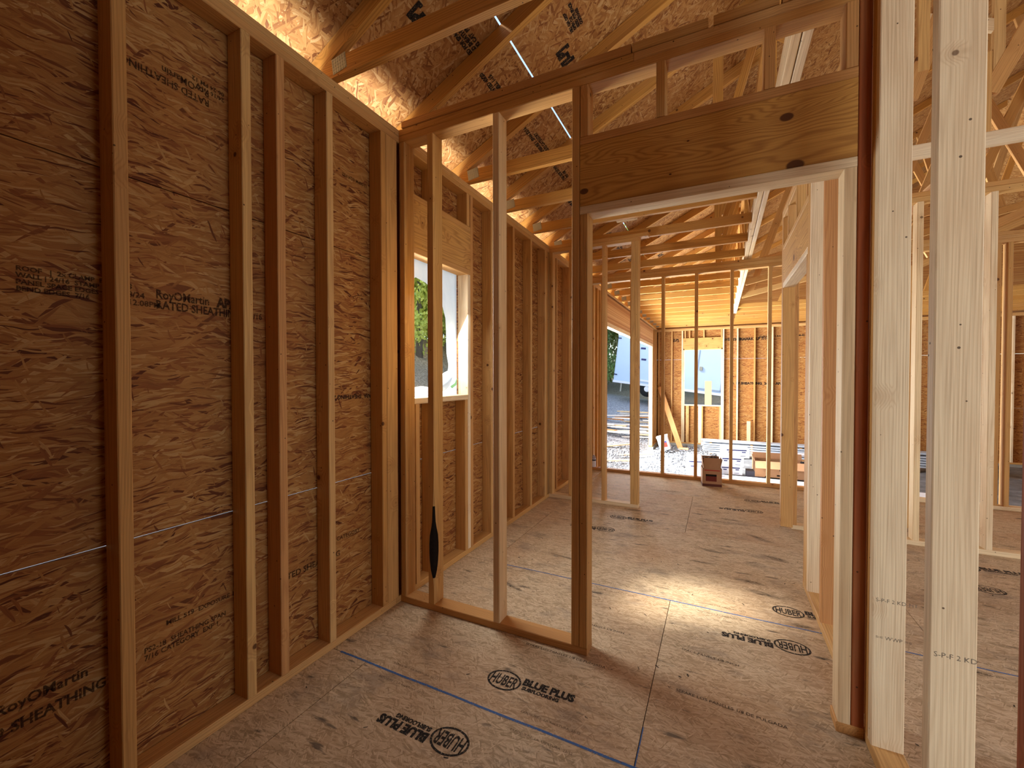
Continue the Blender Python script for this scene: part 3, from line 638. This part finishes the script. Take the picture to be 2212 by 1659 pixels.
# truss over the right hand room
t = empty('room_truss', (1.2, 3.69, TOP), None, 'level truss with upright and slanted webs over the right-hand room', 'roof truss', 'trusses over the right-hand rooms')
y = 3.69
box(t, 'bottom_chord', .40, 6.9, y, y+T, TOP+.0005, TOP+W4, m_pale)
web(t, y, (1.487, TOP+W4), (1.487, 3.35), .045, m_wood); web(t, y, (1.50, 3.10), (2.35, roofz(2.35)-DV), mat=m_wood); web(t, y, (1.187, 3.33), (1.187, roofz(1.187)-DV), .06, m_wood); web(t, y, (1.12, 3.17), (1.50, roofz(1.5)-DV), mat=m_wood)
web(t, y, (1.10, 3.16), (.75, TOP+W4), mat=m_pale); web(t, y, (1.54, 3.2), (1.54, roofz(1.54)-DV), .055, m_wood); web(t, y, (1.54, 3.5), (1.2, 3.66), .07, m_pale)
o = box(t, 'strut', 1.50, 1.545, 3.80, 5.9, TOP+.002, TOP+.10, m_lsl)
for i, (y, lab) in enumerate(((6.7, 'sloping scissor truss over the garage, nearer the back stud wall'), (8.53, 'sloping scissor truss over the garage, farther of the two'))):
    t = empty('scissor_truss', (3, y, TOP), None, lab, 'roof truss', 'scissor trusses on the right')
    web(t, y, (2.2, TOP+.02), (4.3, TOP+.02+2.1*.45), mat=m_wood); web(t, y, (3.2, TOP+.45), (2.5, roofz(2.5)-DV), mat=m_wood); web(t, y, (3.3, TOP+.5), (3.9, roofz(3.9)-DV), mat=m_wood); web(t, y, (2.4, TOP+.1), (3.3, roofz(3.3)-DV), mat=m_wood)
    gus(t, 3.27, 3.20, y-.002); gus(t, 2.45, 2.90, y-.002)
# hanging scrap above the short wall
o = empty('lumber_block', (-1.0, 3.9, 2.9), None, 'slanted pale lumber block between trusses above the short wall end', 'lumber'); member(o, 'block', (-.80, 4.12, 2.82), (-.80, 4.12, 3.18), .19, T, (1, .0, -.4), m_pale)

# ------------------------------------------------------------------ window wrap
k = M('white_house_wrap'); c = k.n('TexCoord').outputs['Object']
f = k.n('TexNoise', {'Vector': k.vmath('MULTIPLY', c, (1, 1, .6)), 'Scale': 7., 'Detail': 3., 'Distortion': 1.2}).outputs[0]
k.fin(k.mix(f, lin('c3d6e2'), lin('eaf4f8')), f, .02, .6, .5)
tl = k.n('BsdfTranslucent', {0: lin('c4dcf0')}).outputs[0]; mx = k.n('MixShader', {0: .07, 1: k.b.outputs[0], 2: tl}); k.t.links.new(mx.outputs[0], k.out.inputs[0]); m_wrap = k.m
def wrap_z(y, z): return XO-.006-.008*(1+math.sin(y*5.3+z*2.1))*.5-.006*math.sin(z*9+y*3)
hole = [(2.10, 1.86), (2.14, 1.94), (2.22, 1.985), (2.32, 1.97), (2.42, 1.93), (2.50, 1.86), (2.545, 1.76), (2.56, 1.62), (2.575, 1.50), (2.60, 1.42), (2.59, 1.365), (2.50, 1.33), (2.42, 1.285), (2.37, 1.26), (2.28, 1.27), (2.16, 1.26), (2.085, 1.25), (2.08, 1.5)]
bm = bmesh.new()
outer = [(2.02, 1.12), (2.75, 1.12), (2.75, 2.15), (2.02, 2.15)]
ev = [bm.verts.new((0, p[0], p[1])) for p in outer]; hv = [bm.verts.new((0, p[0], p[1])) for p in hole]
es = [bm.edges.new((ev[i], ev[(i+1) % 4])) for i in range(4)]+[bm.edges.new((hv[i], hv[(i+1) % len(hv)])) for i in range(len(hv))]
bmesh.ops.triangle_fill(bm, edges=es, use_beauty=True)
bmesh.ops.subdivide_edges(bm, edges=bm.edges[:], cuts=2, use_grid_fill=True)
for v in bm.verts: v.co.x = wrap_z(v.co.y, v.co.z)
hw = empty('house_wrap', (XO-.01, 2.38, 1.6), None, 'white house wrap sheet torn open across the left window', 'house wrap')
bmobj(hw, 'window_sheet', bm, m_wrap, smooth=True, W=Matrix())
# flap turned inwards
bm = bmesh.new(); pr = None
for i in range(9):
    t_ = i/8; yy = 2.36+.24*t_; zt = 1.265+.115*t_+.02*math.sin(3*t_); q = .05*math.sin(math.pi*t_)
    rw = [bm.verts.new((XO+.002, yy, zt)), bm.verts.new((XO+.02+q, yy+.01, zt-.02-.3*q)), bm.verts.new((XO+.015+q*.6, yy+.02, zt-.05-.9*q))]
    if pr:
        for j in range(2): bm.faces.new((pr[j], rw[j], rw[j+1], pr[j+1]))
    pr = rw
bmobj(hw, 'torn_flap', bm, m_wrap, smooth=True, W=Matrix())
def sheetx(y0, y1, z0, z1):
    bm = bmesh.new(); ny = max(2, int((y1-y0)/.15)); nz = max(2, int((z1-z0)/.3)); g = [[bm.verts.new((wrap_z(y0+(y1-y0)*i/ny, z0+(z1-z0)*j/nz), y0+(y1-y0)*i/ny, z0+(z1-z0)*j/nz)) for j in range(nz+1)] for i in range(ny+1)]
    for i in range(ny):
        for j in range(nz): bm.faces.new((g[i][j], g[i+1][j], g[i+1][j+1], g[i][j+1]))
    bmobj(hw, 'wrap_sheet', bm, m_wrap, smooth=True, W=Matrix())
sheetx(-2.4, 2.02, -.3, 2.76); sheetx(2.75, 6.8, -.3, 2.76); sheetx(2.02, 2.75, -.3, 1.12); sheetx(2.02, 2.75, 2.15, 2.76)
text(hw, 'weather barrier', .035, (XO+.004, 2.12, 1.215), (0, 1, 0), (0, 0, 1), plain('faint_grey_print', 'b8a8a8'))
bm = bmesh.new()
bm.faces.new([bm.verts.new(v) for v in ((XO+.004, 2.60, 1.262), (XO+.004, 2.66, 1.285), (XO+.004, 2.69, 1.325), (XO+.004, 2.68, 1.27), (XO+.004, 2.62, 1.245))])
bmobj(hw, 'green_print', bm, plain('green_print', '8fcf9a'), W=Matrix())

# ------------------------------------------------------------------ things indoors
m_card = plain('brown_cardboard', 'a97f5c', .85, 0, .12, 30); m_card2 = plain('light_cardboard', 'd7a57c', .85, 0, .08, 30); m_white = plain('white_carton', 'dfe3ec', .7, 0, .05, 20)
m_redd = plain('dull_red_label', '6a2a1e', .8); m_navy = plain('navy_print', '2f3566', .7); m_redp = plain('red_label', 'a33226', .7)
def carton(name, c, w, d, h, ang, mat, label, cat, group=None, flaps=None, open_=False):
    R = Matrix.Translation(c) @ Matrix.Rotation(math.radians(ang), 4, 'Z'); e = empty(name, M4=R, label=label, cat=cat, group=group)
    th = .004
    if not open_: put('body', boxmesh(w, d, h, mat, .002), None, R @ Matrix.Translation((0, 0, h/2)), e)
    else:
        for sx_, sy_, ww, dd in ((0, -1, w, th), (0, 1, w, th), (-1, 0, th, d-2*th), (1, 0, th, d-2*th)):
            put('side_panel', boxmesh(ww, dd, h, mat, 0), None, R @ Matrix.Translation((sx_*(w/2-th/2), sy_*(d/2-th/2), h/2)), e)
        put('base_panel', boxmesh(w-2*th, d-2*th, th, mat, 0), None, R @ Matrix.Translation((0, 0, th/2)), e)
    return e, R
def flap(e, R, c, size, rot, mat):
    put('flap', boxmesh(size[0], .004, size[1], mat, 0), None, R @ Matrix.Translation(c) @ rot, e)
e, R = carton('cardboard_box', (-.08, 5.745, .001), .215, .20, .215, 7, m_card, 'brown cardboard box with raised flaps on the floor before the back stud wall', 'box', open_=True)
R4 = Matrix.Rotation
flap(e, R, (0, -.096, .275), (.19, .14), R4(.05, 4, 'X'), m_card); flap(e, R, (0, .096, .275), (.20, .13), R4(-.1, 4, 'X'), m_card)
flap(e, R, (.10, 0, .27), (.18, .12), R4(math.pi/2, 4, 'Z') @ R4(.22, 4, 'X'), m_card); flap(e, R, (-.10, 0, .28), (.18, .15), R4(math.pi/2, 4, 'Z') @ R4(-.12, 4, 'X'), m_card)
put('label_print', boxmesh(.12, .001, .075, m_redd, 0), None, R @ Matrix.Translation((-.01, -.1008, .10)), e); put('label_print', boxmesh(.12, .001, .024, m_dk, 0), None, R @ Matrix.Translation((-.01, -.1013, .135)), e)
put('label_print', boxmesh(.17, .001, .012, m_redp, 0), None, R @ Matrix.Translation((0, -.1008, .195)), e); put('label_print', boxmesh(.001, .09, .06, m_redp, 0), None, R @ Matrix.Translation((.1080, 0, .11)), e)
put('base_tape', boxmesh(.216, .201, .03, plain('dark_tape', '5a2f22'), 0), None, R @ Matrix.Translation((0, 0, .0155)), e)
bm = bmesh.new()
for i in range(14): bmesh.ops.create_icosphere(bm, subdivisions=1, radius=random.uniform(.018, .04), matrix=Matrix.Translation((random.uniform(-.07, .07), random.uniform(-.06, .06), random.uniform(.24, .33))) @ Matrix.Diagonal((1.3, 1, .8, 1)))
e2 = empty('crumpled_plastic', M4=R, label='dark crumpled plastic stuffed in the brown box by the back wall', cat='plastic'); bmobj(e2, 'wad', bm, plain('dark_plastic', '2b2a30', .4), W=R)
def lathe(parent, name, prof_, loc, mat, n=24, W=None):
    bm = bmesh.new(); R_ = [[bm.verts.new((r*math.cos(2*math.pi*i/n), r*math.sin(2*math.pi*i/n), z)) for i in range(n)] for r, z in prof_]
    for a_, b_ in zip(R_[:-1], R_[1:]):
        for i in range(n): bm.faces.new((a_[i], a_[(i+1) % n], b_[(i+1) % n], b_[i]))
    bm.faces.new(R_[0][::-1]); bm.faces.new(R_[-1]); return bmobj(parent, name, bm, mat, loc, smooth=True, W=W)
e = empty('spray_can', (-1.612, 5.955, T), None, 'white spray can with grey dome cap standing on the back wall sill plate', 'can')
lathe(e, 'body', [(.031, 0), (.033, .004), (.033, .115), (.030, .12)], (-1.612, 5.955, T+.001), plain('white_tin', 'e8e8ec', .35)); lathe(e, 'band', [(.0335, .09), (.0335, .112)], (-1.612, 5.955, T+.001), plain('grey_band', '4a4850', .4)); lathe(e, 'cap', [(.030, .12), (.029, .135), (.022, .155), (.008, .17), (.001, .172)], (-1.612, 5.955, T+.001), plain('grey_cap', 'a8a2ac', .5))

# ------------------------------------------------------------------ garage contents
bm = bmesh.new()
for i in range(4200):
    x = random.uniform(-3.6, .3); y = random.uniform(7.2, 14.6)
    if x < -1.85 and y < 7: continue
    if abs(y-13.5) < .18 or (x < -1.6 and x > -1.9 and not 6.95 < y < 12.3) or (x < -1.6 and x > -1.86): continue
    s_ = random.uniform(.012, .032)
    m4 = Matrix.Translation((x, y, max(GZ, gh(x, y) if x < -2 else GZ)+s_*.15)) @ Matrix.Rotation(random.uniform(0, 6), 4, 'Z') @ Matrix.Diagonal((s_, s_*random.uniform(.6, 1), s_*.65, 1))
    bmesh.ops.create_cube(bm, size=1.5, matrix=m4) if i % 3 else bmesh.ops.create_icosphere(bm, subdivisions=1, radius=.9, matrix=m4)
o = bmobj(None, 'gravel', bm, plain('gravel_stone', '94979c', .9, 0, .55, 9)); tag(o, 'loose grey white gravel spread over the garage floor and drive', 'gravel', kind='stuff')
k = M('garage_dust'); c = k.n('TexCoord').outputs['Object']; f = k.n('TexNoise', {'Vector': c, 'Scale': 3., 'Detail': 6., 'Roughness': .7}).outputs[0]
m_dust = k.fin(k.ramp(f, [(.3, '55585c'), (.5, '74777b'), (.7, '8f9296')]), f, .03, .7, .9)
bm = bmesh.new(); gx, gy = 36, 36; g = [[bm.verts.new((-1.66+8.6*i/gx, 6.03+7.4*j/gy, GZ+.012*math.sin(i*1.3+j*.7)+.01*math.sin(j*2.1)-.005-.03*sm((.2-(-1.66+8.6*i/gx))/1.2))) for j in range(gy+1)] for i in range(gx+1)]
for i in range(gx):
    for j in range(gy): bm.faces.new((g[i][j], g[i+1][j], g[i+1][j+1], g[i][j+1]))
bmobj(None, 'floor_garage', bm, m_dust, kind=S, smooth=True)
# plank stack
m_plank = plain('grey_composite_plank', 'aab2bd', .7, 0, .25, 14)
for L_ in range(6):
    for r_ in range(2):
        z0 = GZ+.10+L_*.052+(0.02 if L_ == 5 else 0); y0 = 11.75+r_*.165
        o = box(None, 'grey_plank', -.38+random.uniform(-.03, .03)+(.15 if L_ == 0 else 0), 4.7, y0, y0+.145, z0, z0+.036, m_plank, .002)
        tag(o, 'weathered grey plank, %s layer from the ground, %s row of the garage stack' % (ORD[L_], ('front', 'rear')[r_]), 'plank', 'grey planks stacked across the garage')
    for xq in (-.2, .7, 1.7, 2.7, 3.7):
        o = box(None, 'spacer_block', xq, xq+.05, 11.76, 12.05, GZ+.10+L_*.052-.0155, GZ+.10+L_*.052-.0005, m_wood, 0) if L_ in (0, 5) or xq == .7 else None
        if o: tag(o, 'small wooden spacer block lying between the layers of grey planks in the garage', 'block', 'spacer blocks in the plank stack')
for xq in (.1, 1.8, 3.6):
    tag(box(None, 'skid_block', xq, xq+.09, 11.72, 12.09, GZ, GZ+.084, m_wood), 'short timber skid under the grey plank stack in the garage', 'block', 'skids under the plank stack')
# white cartons
def white_carton(c, w, d, h, ang, lab):
    e, R = carton('white_carton', c, w, d, h, ang, m_white, lab, 'box', 'white cartons in the garage')
    put('print_band', boxmesh(w*.78, .001, .022, m_navy, 0), None, R @ Matrix.Translation((0, -d/2-.001, h*.80)), e)
    put('print_mark', boxmesh(w*.15, .001, .02, m_navy, 0), None, R @ Matrix.Translation((-w*.25, -d/2-.001, h*.58)), e); put('print_mark', boxmesh(w*.15, .001, .02, m_navy, 0), None, R @ Matrix.Translation((w*.28, -d/2-.001, h*.6)), e); put('print_mark', boxmesh(w*.2, .001, .008, m_navy, 0), None, R @ Matrix.Translation((w*.25, -d/2-.001, h*.2)), e)
    put('lid_seam', boxmesh(.006, d*.98, .001, plain('seam_grey', '8d93a3'), 0), None, R @ Matrix.Translation((0, 0, h+.0006)), e)
white_carton((.20, 9.75, GZ+.05), .42, .36, .17, 8, 'white carton lowest of the stack before the open cardboard box')
white_carton((.22, 9.75, GZ+.222), .44, .38, .18, 6, 'white carton in the middle of the stack beside the open cardboard box')
white_carton((.29, 9.72, GZ+.404), .46, .40, .19, 10, 'white carton topmost of the stack beside the open cardboard box')
white_carton((-.36, 9.30, GZ+.0), .46, .36, .42, 4, 'tall white carton behind the brown box on the floor')
tag(box(None, 'foam_board', -.1, 3.3, 9.05, 9.5, GZ, GZ+.05, plain('white_foam_board', 'e6eaf0', .6, 0, .04, 10), .004), 'long white boxed board lying in front of the garage cartons', 'board')
for i, sx_ in enumerate((.1, .35, .6, .8, 1.05, 1.3, 1.6)): put('print_mark', boxmesh(.05, .001, .018, m_navy, 0), None, Matrix.Translation((sx_, 9.0494, GZ+.025)), bpy.data.objects['foam_board'])
tag(box(None, 'dark_slab', .5, .86, 9.62, 9.9, GZ+.0, GZ+.14, plain('dark_slate', '4a4750', .7)), 'low dark block between the white cartons and the open cardboard box', 'block')
e, R = carton('open_cardboard_box', (1.08, 9.85, GZ+.052), .88, .46, .30, 3, m_card, 'large open cardboard box with folded-out flaps in the garage', 'box', open_=True)
flap(e, R, (0, -.262, .245), (.88, .15), R4(-.5, 4, 'X'), m_card2); flap(e, R, (-.45, 0, .34), (.42, .12), R4(math.pi/2, 4, 'Z') @ R4(-.25, 4, 'X'), m_card2); flap(e, R, (0, .25, .35), (.86, .12), R4(-.3, 4, 'X'), m_card)
put('dark_inner_sheet', boxmesh(.86, .44, .02, m_dk, 0), None, R @ Matrix.Translation((0, 0, .10)), e)  # flat dark sheet partway up inside the open box
for dx, zz, ww in ((-.02, .17, .22), (0, .12, .14), (.0, .065, .34), (-.33, .03, .08)): put('print_mark', boxmesh(ww, .001, .028, m_dk, 0), None, R @ Matrix.Translation((dx+.1, -.2308, zz-.02)), e)
e = empty('metal_tube', (1.50, 9.9, GZ+.05), None, 'short grey metal tube standing in the garage right of the open box', 'tube'); lathe(e, 'pipe', [(.045, 0), (.045, .27), (.043, .275)], (1.50, 9.9, GZ+.05), plain('brushed_tube', '9aa3ae', .3, .6)); lathe(e, 'collar', [(.06, .275), (.06, .30), (.05, .305)], (1.50, 9.9, GZ+.05), m_black)
tag(box(None, 'stool_board', 1.3, 2.3, 10.2, 10.5, GZ+.40, GZ+.44, m_white), 'white board on edge behind the metal tube', 'board')
# bucket/jug tilted, leaning board, stud scrap, post
m_jug = plain('white_pail', 'e6e9ee', .4)
Wj = Matrix.Translation((-1.30, 12.25, GZ+.03)) @ R4(math.radians(-16), 4, 'Y')
e = empty('white_pail', M4=Wj, label='white rectangular pail with red label tilted by the garage doorway jamb', cat='pail')
put('body', boxmesh(.27, .24, .34, m_jug, .02), None, Wj @ Matrix.Translation((0, 0, .17)), e); put('lid', boxmesh(.29, .26, .05, m_jug, .02), None, Wj @ Matrix.Translation((0, 0, .365)), e)
put('red_label', boxmesh(.13, .001, .17, m_redp, 0), None, Wj @ Matrix.Translation((.03, -.1206, .16)), e); put('label_band', boxmesh(.13, .001, .05, m_navy, 0), None, Wj @ Matrix.Translation((.03, -.1212, .22)), e)
o = member(None, 'leaning_board', (-.965, 12.75, GZ+.01), (-1.60, 13.38, 1.03), T, .14, (0, 1, 0), m_red); tag(o, 'orange-brown board leaning on the garage far wall beside the window', 'board')
o = box(None, 'scrap_stud', .70, .79, 13.36, 13.40, GZ, .10, m_pale); tag(o, 'short pale stud offcut standing against the garage far wall', 'board')
o = box(None, 'sill_post', -.37, -.19, 13.46, 13.52, .519, 1.21, m_card2, .002, axis=2); tag(o, 'short tan board standing upright on the far window sill', 'board')
o = box(None, 'paper_scrap', -1.0, -.75, 12.55, 12.70, GZ, GZ+.05, m_card2, .01); tag(o, 'crumpled pinkish paper scrap on the gravel by the leaning board', 'paper')
m_white2 = plain('bleached_plank', 'e3dfd6', .8, 0, .1, 10)
# lumber scraps outside the garage door
for i in range(34):
    x = random.uniform(-4.2, -1.0); y = random.uniform(13.9, 17.5); L_ = random.uniform(.8, 2.2); a_ = random.uniform(-.35, .35); 
    z = gh(x, y)+.05+.05*(i % 6)
    o = member(None, 'scrap_plank', (x-L_/2, y-a_, z), (x+L_/2, y+a_, z+.02), .035, random.choice((.09, .14)), (0, 0, 1), (m_white2, m_white2, m_pale, m_red)[i % 4])
    c_ = ('bleached white', 'bleached white', 'pale yellow', 'reddish')[i % 4]
    tag(o, c_+' offcut plank in the scrap heap outside the garage doorway', 'plank', c_+' scrap planks heaped outside')
for i, (x, y, a_) in enumerate(((-1.95, 11.2, .5), (-2.6, 12.2, .9), (-2.2, 10.2, .3))):
    o = member(None, 'drive_plank', (x-.4, y-a_*.4, gh(x, y)+.06), (x+.4, y+a_*.4, gh(x, y)+.09), .03, .12, (0, 0, 1), m_pale); tag(o, ('pale plank on the gravel just outside the garage doorway, nearest the middle', 'pale plank on the gravel farthest out of the garage doorway', 'pale plank on the gravel nearest the house')[i], 'plank')

# ------------------------------------------------------------------ trailer
m_tr = plain('pale_trailer_skin', 'b8d0e8', .35, 0, .04, 3); m_trim = plain('trailer_trim', 'dfe6ee', .3); m_tire = plain('tyre_rubber', '1e1f22', .8)
def trailer(Wt, label):
    e = empty('cargo_trailer', M4=Wt, label=label, cat='trailer', group='pale blue cargo trailers outside')
    def bx(name, x0, x1, y0, y1, z0, z1, mat, bev=.01, lab=None): return put(name, boxmesh(x1-x0, y1-y0, z1-z0, mat, bev), None, Wt @ Matrix.Translation(((x0+x1)/2, (y0+y1)/2, (z0+z1)/2)), e, label=lab)
    bx('body', 0, 6.0, 0, 2.2, .45, 2.65, m_tr, .05); bx('roof_trim', -.01, 6.01, -.02, 2.22, 2.60, 2.70, m_trim); bx('skirt', -.01, 6.01, -.02, 2.22, .40, .50, m_trim)
    d = bx('side_door', 3.6, 4.55, -.025, 0, .62, 2.45, m_tr, .01); put('door_handle', boxmesh(.12, .03, .16, m_plate, .01), None, Wt @ Matrix.Translation((3.72, -.045, 1.45)), d)
    for a in ((3.56, 3.60, .58, 2.49), (4.55, 4.59, .58, 2.49), (3.56, 4.59, 2.45, 2.49), (3.56, 4.59, .58, .62)): bx('door_frame', a[0], a[1], -.035, 0, a[2], a[3], plain('door_frame_blue_grey', '8fa0b6'), 0)  # blue-grey frame strips round the side door
    for zz in (.75, 2.45): bx('hinge', .02, .16, -.03, 0, zz, zz+.05, m_navy, 0)
    bx('emblem', 1.10, 1.32, -.012, 0, 2.05, 2.13, m_navy, 0); bx('emblem', 1.18, 1.4, -.012, 0, 1.55, 1.63, m_navy, 0)
    for xw in (1.6, 2.5):
        w = lathe(e, 'wheel', [(.18, -.09), (.34, -.09), (.36, -.05), (.36, .05), (.34, .09), (.18, .09)], None, m_tire, 28, W=Wt @ Matrix.Translation((xw, .1, .28)) @ R4(math.pi/2, 4, 'X'))
        lathe(w, 'rim', [(.20, .0), (.19, .08), (.08, .10), (.03, .11)], None, m_trim, 20, W=Wt @ Matrix.Translation((xw, .1, .28)) @ R4(math.pi/2, 4, 'X'))
    bx('fender', 1.15, 2.95, -.06, .2, .60, .68, m_trim, .02)
    for xw in (.35, 5.6): bx('jack_leg', xw, xw+.06, .1, .16, .0, .42, m_plate, 0)
    return e
Wt = Matrix.Translation((-4.55, 20.0, .70)) @ R4(math.radians(-4), 4, 'Z') @ R4(math.radians(7), 4, 'Y')
trailer(Wt, 'pale blue cargo trailer tilted on the slope beyond the garage')
Wt = Matrix.Translation((-20.5, 15.2, 3.35)) @ R4(math.radians(48), 4, 'Z')
trailer(Wt, 'pale blue cargo trailer far behind the trees seen through the torn window wrap')

# ------------------------------------------------------------------ trees
def leaf_mat(name, stops):
    k = M(name); f = k.n('TexNoise', {'Vector': k.n('TexCoord').outputs['Object'], 'Scale': 5., 'Detail': 4., 'Roughness': .8}).outputs[0]
    k.fin(k.ramp(f, stops), rough=.6); tl = k.n('BsdfTranslucent', {0: lin('b5c25a')}).outputs[0]
    mx = k.n('MixShader', {0: .3, 1: k.b.outputs[0], 2: tl}); k.t.links.new(mx.outputs[0], k.out.inputs[0]); return k.m
LM = [leaf_mat('yellow_green_leaves', [(.3, '8f9f3c'), (.55, 'c6cf68'), (.75, 'e6e49a')]), leaf_mat('green_leaves', [(.3, '55733f'), (.55, '86a566'), (.75, 'b8c890')]), leaf_mat('dry_leaves', [(.3, '6f6a4a'), (.55, '9d9773'), (.75, 'c7c0a2')])]
m_bark = plain('grey_bark', '6e665c', .9, 0, .4, 20)
def foliage_mesh(seed, mat, nleaf=11000):
    rnd = random.Random(seed); v = []; f = []
    cl = [(Vector((rnd.gauss(0, .5), rnd.gauss(0, .5), rnd.uniform(-1.0, .9))), rnd.uniform(.22, .42)) for _ in range(44)]
    for i in range(nleaf):
        c_, r_ = cl[i % 44]; d = Vector((rnd.gauss(0, 1), rnd.gauss(0, 1), rnd.gauss(0, 1))).normalized()*r_*rnd.uniform(.6, 1.05); p = c_+d
        s_ = rnd.uniform(.025, .05); a_ = Vector((rnd.gauss(0, 1), rnd.gauss(0, 1), rnd.gauss(0, 1))).normalized(); b_ = a_.cross(Vector((rnd.random(), rnd.random(), .3))).normalized()
        k0 = len(v); v += [p-a_*s_, p+b_*s_*.6, p+a_*s_, p-b_*s_*.6]; f.append((k0, k0+1, k0+2, k0+3))
    me = bpy.data.meshes.new('foliage'); me.from_pydata(v, [], f); me.materials.append(mat); return me
FM = [foliage_mesh(i, LM[i % 3]) for i in range(3)]
def tree(x, y, r, h, kind, lab):
    z = gh(x, y); e = empty('tree', (x, y, z), None, lab, 'tree', 'trees on the bank outside')
    lathe(e, 'trunk', [(.16, -.2), (.12, h*.35), (.07, h*.75), (.02, h*.95)], (x, y, z), m_bark, 10)
    o = put('foliage', FM[kind], None, Matrix.Translation((x, y, z+h*.62)) @ Matrix.Rotation(x*3+y, 4, 'Z') @ Matrix.Diagonal((r, r, h*.5, 1)), e); o['kind'] = 'stuff'
tl_ = [(-11.6, 14.6, 2.3, 5.2, 0, 'yellow-green tree behind the torn wrap of the left window, nearest the house'), (-14.6, 17.2, 2.6, 7, 1, 'green tree behind the nearest one in the left window view'), (-10.4, 17.6, 2.2, 6, 0, 'yellow-green tree between the window view and the trailer'), (-17.5, 20.5, 3.4, 9, 0, 'yellow-green tree on the far bank seen through the left window'),
       (-7.6, 24.6, 1.9, 5.5, 1, 'green bushy tree left of the trailer beyond the garage doorway'), (-9.6, 28.0, 3.0, 9, 2, 'dry leaved tree farthest left behind the trailer'), (-5.2, 29, 3.0, 9, 2, 'dry leaved tree rising behind the trailer roof'), (-1.0, 30, 3.2, 9, 1, 'green tree behind the trailer, right of centre'), (3.6, 30, 3.2, 9, 0, 'yellow-green tree right of the trailer'),
       (-6.3, 22.8, 1.1, 2.6, 1, 'low green bush beside the trailer rear'), (-12.6, 23.2, 2.4, 6, 2, 'dry leaved tree between the window view and the garage view'), (-13.2, 12.6, 1.9, 4.4, 1, 'green bush at the left edge of the window view'), (-21, 17.5, 3.8, 9, 0, 'yellow-green tree at the far top of the bank'), (-16.4, 22.5, 3.6, 10, 1, 'tall green tree behind the window view bushes'), (-19.5, 24.5, 4.2, 11, 2, 'tallest dry leaved tree on the far bank'), (-13.4, 20.0, 3.2, 9, 0, 'tall yellow-green tree on the bank, middle of the window view'), (-24, 22, 4.5, 11, 1, 'broad green tree farthest back on the bank'), (-7.4, 31, 3.6, 11, 1, 'tall green tree behind the bushes left of the trailer')]
for t_ in tl_: tree(*t_)
